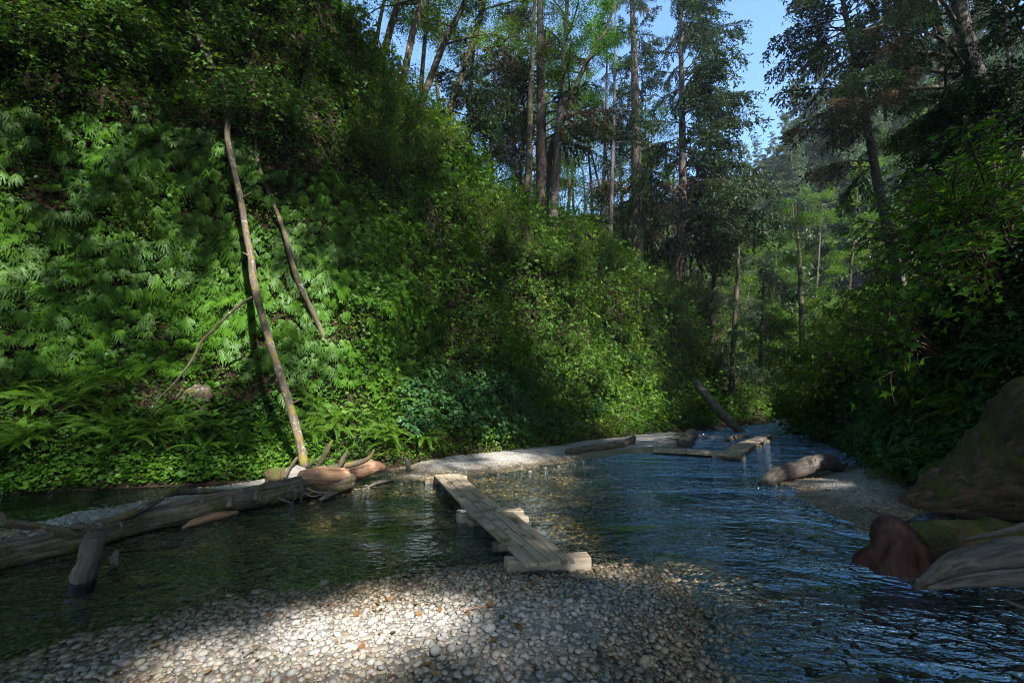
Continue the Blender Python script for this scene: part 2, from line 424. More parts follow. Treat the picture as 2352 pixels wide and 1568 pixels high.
GRN = lambda k, b=0: [(0, (.018 * k, .045 * k, .013 * k)), (.45, (.035 * k, .085 * k, .020 * k)), (.8, (.058 * k, .125 * k, .024 * k)), (1, (.10 * k, .16 * k, .030 * k))]
M = dict(
    fern=leaf_mat('maidenhair_fern_leaf', [(0, (.022, .062, .006)), (.5, (.042, .112, .009)), (.85, (.072, .155, .012)), (1, (.125, .19, .018))], .34, .008, (1.6, 1.5, .4)),
    ladyfern=leaf_mat('lady_fern_leaf', [(0, (.03, .080, .008)), (.6, (.058, .135, .011)), (1, (.115, .185, .015))], .42, .008, (1.6, 1.5, .4)),
    swordfern=leaf_mat('sword_fern_leaf', [(0, (.014, .042, .010)), (.6, (.028, .074, .014)), (1, (.055, .105, .02))], .28, .015),
    ivy=leaf_mat('ground_leaf', [(0, (.020, .060, .008)), (.5, (.036, .100, .011)), (.85, (.062, .142, .013)), (.97, (.10, .165, .016)), (1, (.16, .13, .04))], .34, .012),
    shrub=leaf_mat('shrub_leaf', [(0, (.018, .054, .007)), (.5, (.040, .102, .010)), (.85, (.074, .150, .014)), (1, (.135, .19, .02))], .42, .01, (1.6, 1.5, .4)),
    darkshrub=leaf_mat('dark_shrub_leaf', [(0, (.014, .048, .014)), (.6, (.026, .084, .022)), (1, (.05, .12, .024))], .32, .015),
    maple=leaf_mat('maple_leaf', [(0, (.03, .090, .006)), (.5, (.052, .135, .008)), (1, (.09, .185, .012))], .52, .01),
    alder=leaf_mat('alder_leaf', [(0, (.026, .07, .008)), (.6, (.055, .125, .012)), (1, (.115, .175, .02))], .46, .008, (1.6, 1.5, .4)),
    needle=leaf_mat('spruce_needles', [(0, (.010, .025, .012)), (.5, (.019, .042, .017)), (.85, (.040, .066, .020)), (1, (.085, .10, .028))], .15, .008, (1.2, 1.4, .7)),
    farneedle=leaf_mat('far_spruce_needles', [(0, (.032, .062, .034)), (.6, (.070, .115, .055)), (1, (.16, .19, .085))], .15, .01, (1.2, 1.4, .7)),  # lighter than the near needles: haze and far sunlight put into the colour
    dead=leaf_mat('dead_needles', [(0, (.06, .042, .026)), (.6, (.12, .085, .055)), (1, (.20, .15, .10))], .2, .01, (1.2, 1.1, .9)),
    deadfern=leaf_mat('dead_fern_leaf', [(0, (.08, .04, .02)), (.6, (.15, .085, .035)), (1, (.22, .14, .05))], .2, .01, (1.2, 1.0, .6)),
    soil=soil_mat('bank_soil', (.008, .006, .004), (.022, .015, .010), (.05, .030, .018)),
    mud=soil_mat('forest_floor_soil', (.010, .010, .006), (.022, .020, .011), (.045, .035, .02)),
    stone=stone_mat('pebble_stone'), bed=stone_mat('stream_bed_gravel', True),
    water=water_mat(), plank=plank_mat(),
    alderbark=bark_mat('mossy_alder_bark', (.04, .031, .023), (.14, .118, .092), moss=.75, lichen=.35, mosscol=((.07, .058, .014), (.17, .135, .035)), updir=.2),
    mossbark=bark_mat('mossy_bark', (.03, .024, .018), (.09, .075, .055), moss=.8, lichen=.2, mosscol=((.028, .030, .006), (.085, .08, .016)), updir=.2),
    sprucebark=bark_mat('spruce_bark', (.026, .020, .017), (.095, .075, .062), moss=.3, lichen=.12, grain=.6),
    greybark=bark_mat('grey_spruce_bark', (.032, .028, .027), (.12, .105, .10), moss=.25, lichen=.2, grain=.6),
    limb=bark_mat('mossy_limb', (.035, .028, .022), (.10, .08, .06), moss=.6, lichen=.2),
    twig=bark_mat('twig_bark', (.025, .018, .010), (.075, .055, .032)),
    log=bark_mat('grey_driftwood', (.028, .021, .016), (.20, .165, .13), moss=.85, lichen=.1, grain=.8, updir=-.25, mosscol=((.03, .034, .006), (.075, .08, .016))),
    drift=bark_mat('pale_driftwood', (.035, .03, .026), (.165, .142, .125), grain=.9),
    redlog=bark_mat('reddish_debarked_wood', (.12, .06, .035), (.36, .23, .14), grain=.8, lichen=.15),
    rawwood=bark_mat('torn_brown_wood', (.045, .025, .016), (.17, .105, .066), grain=.7, rough=.95),
    bigmoss=bark_mat('mossy_fallen_trunk', (.028, .018, .012), (.13, .085, .055), moss=.74, grain=.45, mosscol=((.022, .026, .005), (.07, .075, .014)), updir=.6),
    redstump=bark_mat('red_rotten_wood', (.02, .007, .006), (.085, .026, .02), patch=(.11, .06, .03), grain=.7, rough=.55),
    deadwood=bark_mat('bleached_snag', (.28, .27, .27), (.5, .48, .47)),
)

# ------------------------------------------------------------------ terrain: stream bed, water, banks
def in_poly(P, poly):
    x, y = P[:, 0], P[:, 1]; c = np.zeros(len(P), bool); n = len(poly)
    for i in range(n):
        x0, y0 = poly[i]; x1, y1 = poly[(i + 1) % n]
        k = ((y0 > y) != (y1 > y)) & (x < (x1 - x0) * (y - y0) / (y1 - y0 + 1e-12) + x0)
        c ^= k
    return c
def sdf(P, poly):
    d = np.full(len(P), 1e9); n = len(poly)
    for i in range(n):
        a, b = np.array(poly[i]), np.array(poly[(i + 1) % n])
        ab = b - a; t = np.clip(((P - a) @ ab) / (ab @ ab + 1e-9), 0, 1)
        d = np.minimum(d, np.linalg.norm(P - a - t[:, None] * ab, axis=1))
    return np.where(in_poly(P, poly), d, -d)
BARS = [
    ([(-700, 1700), (-300, 1570), (0, 1525), (200, 1480), (400, 1428), (600, 1372), (760, 1345), (1000, 1328), (1160, 1318), (1350, 1297), (1440, 1300), (1540, 1335), (1610, 1400), (1650, 1490), (1690, 1600), (1720, 1900), (-700, 1900)], .075, .15),
    ([(930, 1104), (1150, 1084), (1300, 1062), (1445, 1040), (1540, 1034), (1600, 1022), (1560, 990), (1300, 1010), (1100, 1030), (960, 1050), (900, 1080)], .10, .15),
    ([(1800, 1108), (1870, 1083), (1990, 1065), (2180, 1080), (2160, 1180), (2060, 1195), (2010, 1218), (1900, 1178), (1835, 1142)], .12, .16),
    ([(20, 1222), (120, 1190), (300, 1160), (400, 1136), (600, 1105), (800, 1085), (860, 1090), (800, 1118), (640, 1128), (400, 1172), (250, 1212), (100, 1258), (-60, 1290)], .3, .10),
    ([(1770, 968), (1850, 962), (1880, 965), (1858, 974), (1800, 974)], .3, .2),
]
BARS_W = [([tuple(G(u, min(v, 1568 + (v - 1568) * .6))[:2]) for u, v in p], s, m) for p, s, m in BARS]
def bed_z(P2):
    P3 = np.column_stack([P2, np.zeros(len(P2))])
    z = -.24 + .05 * vnoise(P3, .5, 1) + .02 * vnoise(P3, 2.2, 2)
    for poly, s, mx in BARS_W:
        sd = sdf(P2, poly) + .16 * vnoise(P3, 1.1, 4) + .06 * vnoise(P3, 3.5, 6)
        zz = np.where(sd > 0, np.minimum(.012 + sd * s, mx), np.maximum(sd * .10, -.5)) + .018 * vnoise(P3, 1.7, 8) * (sd > -.3)
        z = np.maximum(z, zz)
    return z
def grid_mesh(name, xs, ys, zf, mat):
    X, Y = np.meshgrid(xs, ys); P2 = np.column_stack([X.ravel(), Y.ravel()])
    V = np.column_stack([P2, zf(P2)])
    nx, ny = len(xs), len(ys)
    i = (np.arange(ny - 1)[:, None] * nx + np.arange(nx - 1)[None]).ravel()
    F = np.vstack([np.stack([i, i + 1, i + nx + 1], -1), np.stack([i, i + nx + 1, i + nx], -1)])
    me = mesh_from(name, V, F, mat, True)
    return me, V, F
me, bedV, bedF = grid_mesh('stream_bed', np.linspace(-26, 36, 400), np.concatenate([np.arange(-6, 18, .11), np.linspace(18, 75, 130)]), bed_z, M['bed'])
tag(link('stream_bed', me), kind='structure')
bed_bvh = BVHTree.FromPolygons([tuple(v) for v in bedV], [tuple(f) for f in bedF])
me = mesh_from('water', [(-26, -6, 0), (36, -6, 0), (36, 75, 0), (-26, 75, 0)], [(0, 1, 2), (0, 2, 3)], M['water'])
tag(link('water', me), kind='structure')
g0 = [(900 * math.cos(a), 900 * math.sin(a), -1.2) for a in np.linspace(0, 2 * math.pi, 48, endpoint=False)]
tag(link('ground', mesh_from('ground', g0, [(0, k, k + 1) for k in range(1, 47)], M['mud'])), kind='structure')

RIDGE = np.array([(-2500, -1500), (-400, -700), (300, -400), (600, -200), (850, 90), (900, 190), (1000, 290), (1150, 430), (1280, 500), (1400, 575), (1560, 680), (1700, 715), (1750, 780), (1790, 900), (3000, 930)], float)
def smooth1(a, k):
    ker = np.ones(k) / k
    return np.array([np.convolve(np.pad(a[:, j], (k // 2, k // 2), 'edge'), ker, 'valid')[:len(a)] for j in range(a.shape[1])]).T

def make_bank(name, base, side, profile, Hs, back_scale, mat, amp=.6, seed=0):
    base = catmull(np.column_stack([base, np.zeros(len(base))]), .45)[:, :2]
    T = norm(np.gradient(base, axis=0)); T = norm(smooth1(T, 15))
    nrm = np.column_stack([-T[:, 1], T[:, 0]]) * side
    prof = catmull(np.column_stack([profile, np.zeros(len(profile))]), .35)[:, :2]
    n, m = len(base), len(prof)
    hs = Hs(base, nrm) if callable(Hs) else np.interp(np.arange(n), np.linspace(0, n - 1, len(Hs)), Hs)
    bs = np.interp(np.arange(n), np.linspace(0, n - 1, len(back_scale)), back_scale)
    b = prof[None, :, 0] * np.ones((n, 1)); far = b > 5
    b = np.where(far, 5 + (b - 5) * bs[:, None], b)
    V = np.zeros((n, m, 3))
    V[:, :, :2] = base[:, None] + nrm[:, None] * b[:, :, None]
    V[:, :, 2] = np.where(prof[None, :, 1] > 0, prof[None, :, 1] * hs[:, None], prof[None, :, 1])
    P = V.reshape(-1, 3)
    d = amp * vnoise(P * np.array([1, 1, .6]), .35, seed) + amp * .45 * vnoise(P, .9, seed + 1) + amp * .2 * vnoise(P, 2.4, seed + 2)
    out = np.concatenate([-np.repeat(nrm, m, 0), np.full((n * m, 1), .5)], 1)
    w = np.clip((P[:, 2] + .1) / 1.2, 0, 1)
    P = P + out * (d * w)[:, None]
    i = (np.arange(n - 1)[:, None] * m + np.arange(m - 1)[None]).ravel()
    F = np.vstack([np.stack([i, i + 1, i + m + 1], -1), np.stack([i, i + m + 1, i + m], -1)])
    if side > 0: F = F[:, ::-1]
    me = mesh_from(name, P, F, mat, True)
    return me, P, F

left_base = [(-40, -2), (-26, 3.2), (-17, 5.6), (-12, 7.1)] + [tuple(G(u, v)[:2]) for u, v in ((60, 1132), (330, 1118), (660, 1100), (960, 1070), (1300, 1030), (1500, 1001), (1640, 985), (1755, 973))] + [(23.5, 41), (25, 47), (23, 56), (17, 66)]
right_base = [(9.5, -14), (7.6, -6), (6.6, 0), (6.4, 3.5), (6.6, 6.2), (7.3, 8.3), (8.6, 10.7), (11.2, 15.2), (12.6, 18.5), (14.2, 22), (19.2, 28.5), (26, 36), (31, 45), (31, 55), (26, 66), (16, 76), (0, 84)]
left_prof = [(-1.2, -.5), (0, .02), (.7, .5), (1.7, 1.25), (2.4, 2.3), (2.9, 4), (3.4, 6.2), (4.1, 8.8), (5.2, 11.2), (7, 12.8), (10, 13.8), (16, 15), (30, 17)]
right_prof = [(-1.2, -.5), (0, .02), (.35, .5), (.8, 1.7), (1.3, 3.3), (2.0, 4.7), (3.2, 5.8), (6, 7.0), (12, 9.5), (25, 17), (50, 31), (85, 46)]
def left_H(base, nrm):
    out = []
    for b, n in zip(base, nrm):
        lo, hi = .15, 2.2
        for _ in range(30):
            h = (lo + hi) / 2
            u, v, f = proj(np.array([b[0] + n[0] * 5.2, b[1] + n[1] * 5.2, 11.2 * h]))
            if f[0] < .5: lo = hi = 1.5; break
            if v[0] - 26 > np.interp(u[0], RIDGE[:, 0], RIDGE[:, 1]): lo = h
            else: hi = h
        out.append(min(lo, 1.5))
    out = np.array(out)
    k = 21
    return np.convolve(np.pad(out, (k // 2, k // 2), 'edge'), np.ones(k) / k, 'valid')
me, LV, LF = make_bank('left_hillside', left_base, 1, left_prof, left_H, [1, 1, 1, .5, .3, .3], M['soil'], .65, 3)
tag(link('canyon_hillside', me), kind='structure')
me, RV, RF = make_bank('right_hillside', right_base, -1, right_prof, [1, 1, 1, 1.0, 1.05, 1.2, 1.5, 1.6], [1.0], M['soil'], .5, 7)
tag(link('shaded_hillside', me), kind='structure')
def bvh_of(V, F): return BVHTree.FromPolygons(V.tolist(), F.tolist())
Lb, Rb = bvh_of(LV, LF), bvh_of(RV, RF)
def cast(o, d):
    o, d = Vector(o), Vector(d).normalized(); best = None
    for t, b in (('left', Lb), ('right', Rb), ('bed', bed_bvh)):
        p, n, i, dist = b.ray_cast(o, d)
        if p is not None and (best is None or dist < best[3]):
            if n.dot(d) > 0: n = -n
            best = (np.array(p), np.array(n), t, dist)
    return best
def hit(u, v): return cast(CAM, ray(u, v))
def drop(x, y, z=80):
    """height of the land at x, y"""
    h = cast((x, y, z), (0, 0, -1))
    return h[0][2] if h else 0.0

def sample_surface(V, F, n, keep):
    """random points with normals on the triangles, restricted to those keep() allows"""
    a, b, c = V[F[:, 0]], V[F[:, 1]], V[F[:, 2]]
    cr = np.cross(b - a, c - a); ar = np.linalg.norm(cr, axis=1) / 2
    ctr = (a + b + c) / 3
    w = ar * keep(ctr)
    tot = w.sum()
    k = rng.choice(len(F), int(n(tot)) if callable(n) else n, p=w / tot)
    r1, r2 = np.sqrt(rng.random(len(k))), rng.random(len(k))
    P = a[k] * (1 - r1)[:, None] + b[k] * (r1 * (1 - r2))[:, None] + c[k] * (r1 * r2)[:, None]
    nn = norm(cr[k])
    return P, nn
def in_view(P, mu=250, mv=200):
    u, v, f = proj(P)
    return (f > .3) & (u > -mu) & (u < W + mu) & (v > -mv) & (v < H + mv)

#--OBJECTS--
# ------------------------------------------------------------------ leaf shapes (x width, y to the tip, z up)
LEAF = (np.array([(0, 0, 0), (.27, .42, .07), (-.27, .42, .07), (0, 1, -.08)]), np.array([(0, 1, 3), (0, 3, 2)]))
def _three():
    V, F = [], []
    for a, s in ((0, 1.0), (65, .85), (-65, .85)):
        c, q = math.cos(R(a)), math.sin(R(a))
        v = LEAF[0] * s * np.array([1.15, 1, 1]); v = np.column_stack([v[:, 0] * c + v[:, 1] * q, -v[:, 0] * q + v[:, 1] * c, v[:, 2]])
        F.append(LEAF[1] + 4 * len(V)); V.append(v + np.array([0, .12, 0]))
    return np.vstack(V), np.vstack(F)
TRI = _three()
_h = [(0, .06), (.22, -.04), (.44, .16), (.47, .42), (.30, .72), (0, 1), (-.30, .72), (-.47, .42), (-.44, .16), (-.22, -.04)]
HEART = (np.array([(0, .4, -.05)] + [(x, y, .05 * abs(x) * 2 - (.06 if y > .9 else 0)) for x, y in _h]), np.array([(0, 1 + i, 1 + (i + 1) % 10) for i in range(10)]))
_m = []
for ang, ln in ((-128, .42), (-100, .22), (-68, .78), (-42, .36), (-30, .52), (-20, .5), (0, 1.0), (20, .5), (30, .52), (42, .36), (68, .78), (100, .22), (128, .42)):
    _m.append((math.sin(R(ang)) * ln, math.cos(R(ang)) * ln))
_m.append((0, -.06))
MAPLE = (np.array([(0, .12, -.04)] + [(x, y + .1, .06 * abs(x) - .10 * max(0, y - .4)) for x, y in _m]), np.array([(0, 1 + i, 1 + (i + 1) % 14) for i in range(14)]))

def leaf_frames(n, up, tip, jn=.5, jt=.7):
    """random leaf orientations: normals near up, tips near tip (n,3)"""
    z = norm(up + jn * rng.normal(size=(n, 3)))
    y = norm(tip + jt * rng.normal(size=(n, 3)))
    return frames(z, y)
def leaves(geo, shape, P, up, tip, size, jn=.5, jt=.7, rnd=None):
    n = len(P)
    s = size * rng.uniform(.65, 1.25, n)
    Rm = leaf_frames(n, up, tip, jn, jt) * s[:, None, None]
    V, F, A = replicate(shape[0], shape[1], Rm, P, rng.random(n) if rnd is None else rnd)
    geo.add(V, F, A)

# ------------------------------------------------------------------ plant prototypes
UPZ = np.array([0, 0, 1.0])
def finger_fern(seed):
    """clump of five-finger ferns hanging from a wall: x along it, y up it, z away from it"""
    g = Geo()
    for k in range(7):
        c = np.array([rng.uniform(-.22, .22), rng.uniform(-.2, .2), rng.uniform(.10, .26)])
        az = rng.normal(0, .35); tone = rng.random()
        nf = rng.integers(5, 7)
        for j in range(nf):
            a = (j / (nf - 1) - .5) * R(125) + az
            L = (.33 - .11 * abs(j / (nf - 1) - .5) * 2) * rng.uniform(.85, 1.15)
            d = np.array([math.sin(a), -math.cos(a) * .8 - .4, .32]); d /= np.linalg.norm(d)
            t = np.linspace(0, 1, 5)
            pts = c + d * (t * L)[:, None] + np.array([0, -1, -.35]) * (t ** 2 * L * .45)[:, None]
            side = norm(np.cross(np.gradient(pts, axis=0), np.array([0, .5, 1.0])))
            w = L * np.array([.03, .078, .088, .072, .02])
            V = np.vstack([pts - side * w[:, None] + [0, 0, -.004], pts + side * w[:, None]])
            F = [f for i in range(4) for f in ((i, i + 1, i + 6), (i, i + 6, i + 5))]
            g.add(V, F, np.clip(tone * .5 + .5 * rng.random(), 0, 1))
    return g
def fern_frond(L, npair, wmax, droop, pinnules, seed, rise=.8):
    """one arching frond in the x-z plane starting at the origin"""
    g = Geo()
    t = np.linspace(0, 1, 40)
    x = L * (t - .12 * t ** 2); z = L * (rise * t - droop * t ** 2)
    ax = np.column_stack([x, .05 * L * np.sin(t * 2 + seed), z])
    T = norm(np.gradient(ax, axis=0))
    V, F, tu = tube(ax[::3], np.linspace(.006, .0015, len(ax[::3])), 4)
    g.add(V, F, .15)
    for k in range(npair):
        s = .14 + .86 * (k + .5) / npair
        i = min(int(s * 39), 38)
        prof = math.sin(min(1, (s - .10) / .32) * math.pi / 2) * (1 - max(0, (s - .42) / .58)) ** .8
        l = wmax * max(prof, .08)
        for sd in (1, -1):
            d = norm(np.array([T[i][0] * .42, sd, T[i][2] * .42 - .18 + rng.normal(0, .05)]))
            nrm_ = norm(np.cross(T[i], d) * sd)
            if pinnules:
                m = max(3, int(l / .02))
                q = (np.arange(m) + .5) / m
                P = ax[i] + d * (q * l)[:, None] + np.array([0, 0, -1]) * (q ** 2 * l * .22)[:, None]
                pl = .034 * np.sin(np.clip(q * 1.1 + .25, 0, 1) * math.pi) ** .5 * (wmax / .2) + .006
                for s2 in (1, -1):
                    y = norm(d * .55 + s2 * T[i] * .85)
                    Rm = frames(np.repeat(nrm_[None], m, 0), np.repeat(y[None], m, 0)) * pl[:, None, None]
                    Rm[:, :, 0] *= .95
                    g.add(*replicate(LEAF[0], LEAF[1], Rm, P, np.clip(.5 + .25 * rng.normal(size=m), 0, 1)))
            else:
                w = l * .13 + .004
                p0 = ax[i]; p1 = p0 + d * l * .55; p2 = p0 + d * l - np.array([0, 0, l * .15])
                V = np.array([p0 - T[i] * w * .6, p0 + T[i] * w, p1 - T[i] * w * .8, p1 + T[i] * w, p2])
                g.add(V, [(0, 1, 3), (0, 3, 2), (2, 3, 4)], np.clip(.5 + .2 * rng.normal(), 0, 1))
    return g
def shrub(nst, h, spread, shape, size, nleaf, sag=.35, jn=.55, twiggy=1):
    """stems rising from the origin and arching over, leaves along them"""
    wood, fol = Geo(), Geo()
    tips, dirs = [], []
    for k in range(nst):
        a = rng.uniform(0, 2 * math.pi); r = spread * math.sqrt(rng.random()); hh = h * rng.uniform(.6, 1.1)
        t = np.linspace(0, 1, 9)
        pts = np.column_stack([np.cos(a) * r * t ** 1.3, np.sin(a) * r * t ** 1.3, hh * (t * (1 + sag) - sag * t ** 2.4)])
        pts += np.cumsum(rng.normal(0, .018 * h, (9, 3)), axis=0) * (t > 0)[:, None]
        wood.add(*tube(pts, np.linspace(.011, .003, 9) * h, 4, caps=False)[:2], .5)
        tips.append(pts[3:]); dirs.append(np.repeat(norm(pts[-1] - pts[-3])[None], 6, 0))
        for j in range(4 * twiggy):
            i = rng.integers(3, 9); d = norm(np.array([math.cos(a + rng.normal(0, 1)), math.sin(a + rng.normal(0, 1)), rng.normal(.15, .4)]))
            l = h * rng.uniform(.18, .42)
            q = pts[i] + d * (np.linspace(0, 1, 5) * l)[:, None] + np.array([0, 0, -.25 * l]) * (np.linspace(0, 1, 5) ** 2)[:, None]
            wood.add(*tube(q, np.linspace(.005, .0018, 5) * h, 3, caps=False)[:2], .5)
            tips.append(q[1:]); dirs.append(np.repeat(d[None], 4, 0))
    P, D = np.vstack(tips), np.vstack(dirs)
    k = rng.integers(0, len(P), nleaf)
    Q = P[k] + rng.normal(0, .055 * h, (nleaf, 3))
    tone = np.clip(.5 + .9 * vnoise(Q, 2.2 / h, 3) * .5 + .22 * rng.normal(size=nleaf), 0, 1)
    leaves(fol, shape, Q, np.repeat((UPZ + [0, 0, .2])[None], nleaf, 0) + .35 * norm(Q * [1, 1, 0]), D[k] + np.array([0, 0, -.35]), size, jn, .8, tone)
    return fol, wood

def spruce_branch(L=3.4, dens=1.0, hang=.5, lift=.22, sagg=.085, tuft=.17):
    """one bough along x: wood, needles"""
    wood, nd = Geo(), Geo()
    t = np.linspace(0, 1, 12)
    ax = np.column_stack([t * L, .12 * L * np.cumsum(rng.normal(0, .16, 12)), lift * t * L - sagg * (t * L) ** 2])
    wood.add(*tube(ax, np.linspace(.040, .007, 12), 5, caps=False)[:2], .5)
    P, D = [], []
    for k in range(int(40 * dens)):
        s = rng.uniform(.16, 1.0)
        x = s * 11; i = min(int(x), 10); p = ax[i] + (ax[i + 1] - ax[i]) * (x - i)
        sd = 1 if k % 2 else -1
        d = norm(np.array([.75, sd * .75, -.12 - hang * rng.random() * .7]))
        l = (.95 * (1 - s) + .28) * rng.uniform(.6, 1.15) * L / 3.4
        m = max(3, int(l / .075)); q = np.linspace(.08, 1, m)
        pts = p + d * (q * l)[:, None] + np.array([0, 0, -1]) * (hang * .55 * q ** 2 * l)[:, None]
        wood.add(*tube(pts[[0, m // 2, m - 1]], [.010, .006, .003], 3, caps=False)[:2], .5)
        P.append(pts); D.append(np.repeat(d[None], m, 0) + np.array([0, 0, -hang * .9]) * q[:, None])
        if rng.random() < .75 * hang + .2:                      # hanging sprays
            m2 = rng.integers(3, 7); q2 = np.linspace(.1, 1, m2)
            pp = pts[rng.integers(m // 2, m)] + np.array([rng.normal(0, .12), rng.normal(0, .12), -1]) * (q2 * rng.uniform(.2, .6))[:, None]
            P.append(pp); D.append(np.repeat(np.array([[0, 0, -1.0]]), m2, 0))
    P, D = np.vstack(P), np.vstack(D); n = len(P)
    s = tuft * rng.uniform(.7, 1.35, n)
    Rm = leaf_frames(n, np.repeat(UPZ[None], n, 0), D, .8, .35) * s[:, None, None]
    Rm[:, :, 0] *= .82
    nd.add(*replicate(LEAF[0], LEAF[1], Rm, P, np.clip(.45 + .25 * rng.normal(size=n) + .2 * (P[:, 0] / L - .5), 0, 1)))
    return wood, nd
BOUGH = [spruce_branch() for _ in range(4)] + [spruce_branch(hang=1.0, sagg=.11) for _ in range(3)]
FARBOUGH = [spruce_branch(dens=.42, tuft=.45, hang=.5) for _ in range(3)]
BOUGH = [(a.arrays(), b.arrays()) for a, b in BOUGH]
FARBOUGH = [(a.arrays(), b.arrays()) for a, b in FARBOUGH]

def put_boughs(wood, nd, dead, anchors, az, pitch, scale, protos, dead_p=0.0):
    for pi, (w, n) in enumerate(protos):
        pass
    idx = rng.integers(0, len(protos), len(anchors))
    for pi, (w, n) in enumerate(protos):
        k = np.where(idx == pi)[0]
        if not len(k): continue
        x = np.column_stack([np.cos(az[k]) * np.cos(pitch[k]), np.sin(az[k]) * np.cos(pitch[k]), np.sin(pitch[k])])
        y = norm(np.cross(UPZ, x)); z = np.cross(x, y)
        Rm = np.stack([x, y, z], -1) * scale[k][:, None, None]
        V, F, A = replicate(w[0], w[1], Rm, anchors[k], np.full(len(k), .5)); wood.add(V, F, A)
        dk = rng.random(len(k)) < dead_p
        for sel, g in ((~dk, nd), (dk, dead)):
            if sel.any() and g is not None:
                V, F, A = replicate(n[0], n[1], Rm[sel], anchors[k][sel], rng.random(sel.sum()), n[2]); g.add(V, F, A)

def finish_tree(e, trunk, crown, dead, tmat, cmat):
    link('trunk', trunk.mesh('trunk', tmat, True), e)
    if crown.n: link('crown', crown.mesh('crown', cmat), e)
    if dead is not None and dead.n: tag(link('dead_branch', dead.mesh('dead_branch', M['dead']), e), 'brown dead drooping sprays')

def conifer(label, px, Y, r0, height, first, nb, L, group=None, name='conifer_tree', dY=0.0, dead=0.0, tmat='sprucebark', cmat='needle', bias=None, sink=4.0, protos=None, az_range=None, top_taper=.8, pitch0=.05, snap=False):
    """px: pixels up the trunk; straight extension below and above"""
    if snap:
        for dv_ in (14, 30, 50, 75, 105, 140):
            hs_ = hit(px[0][0], px[0][1] + dv_)
            if hs_ is not None and hs_[2] == 'left' and hs_[0][1] < 40: break
        if hs_ is not None and hs_[2] == 'left' and hs_[0][1] < 40:
            k_ = (hs_[0][1] + .7) / Y; Y *= k_; r0 *= k_; height *= k_
    pts = np.array([at(u, v, Y + dY * k) for k, (u, v) in enumerate(px)])
    d0 = norm(pts[0] - pts[1]); d1 = norm(pts[-1] - pts[-2]); d1 = norm(d1 + [0, 0, .4])
    for _ in range(40):
        b_ = pts[0] + d0 * sink
        if sink > 16 or b_[2] < drop(b_[0], b_[1]) - .4: break
        sink += .5
    base = pts[0] + d0 * sink
    top = pts[0] + 0; ln = np.linalg.norm(pts[-1] - pts[0])
    ext = max(height - ln, 1)
    allp = np.vstack([base, pts, pts[-1] + d1 * ext * .5, pts[-1] + d1 * ext])
    e = empty(name, label, 'tree', group, Matrix.Translation(base))
    q = np.concatenate([[0], np.cumsum(np.linalg.norm(np.diff(allp, axis=0), axis=1))]); tot = q[-1]
    rad = r0 * (1 - .93 * ((q - sink) / (tot - sink)).clip(0, 1) ** 1.1); rad[0] = r0 * 1.35
    C = catmull(np.column_stack([allp - base, rad]), .35)
    wood, nd, dd = Geo(), Geo(), Geo()
    V, F, t = tube(C[:, :3], np.maximum(C[:, 3], .01), 12, .07, 2.5, random.randint(0, 99), ridges=.05); wood.add(V, F, .5, t)
    first = max(first, .5 - sink)
    s = first + (tot - sink - first) * rng.random(nb) ** 1.05 + sink
    s = np.sort(s); anch = np.column_stack([np.interp(s, q, (allp - base)[:, j]) for j in range(3)])
    az = rng.uniform(0, 2 * math.pi, nb) if az_range is None else rng.uniform(R(az_range[0]), R(az_range[1]), nb)
    if bias is not None:                                       # heavier on one side
        flip = (rng.random(nb) < bias[1]); az = np.where(flip, R(bias[0]) + rng.normal(0, .75, nb), az)
    frac = (s - sink - first) / max(tot - sink - first, .1)
    sc = L / 3.4 * (1 - top_taper * frac) * rng.uniform(.65, 1.15, nb)
    pitch = pitch0 + .25 * frac + rng.normal(0, .12, nb)
    put_boughs(wood, nd, dd, anch, az, pitch, sc, protos or BOUGH, dead)
    finish_tree(e, wood, nd, dd, M[tmat], M[cmat])
    return e

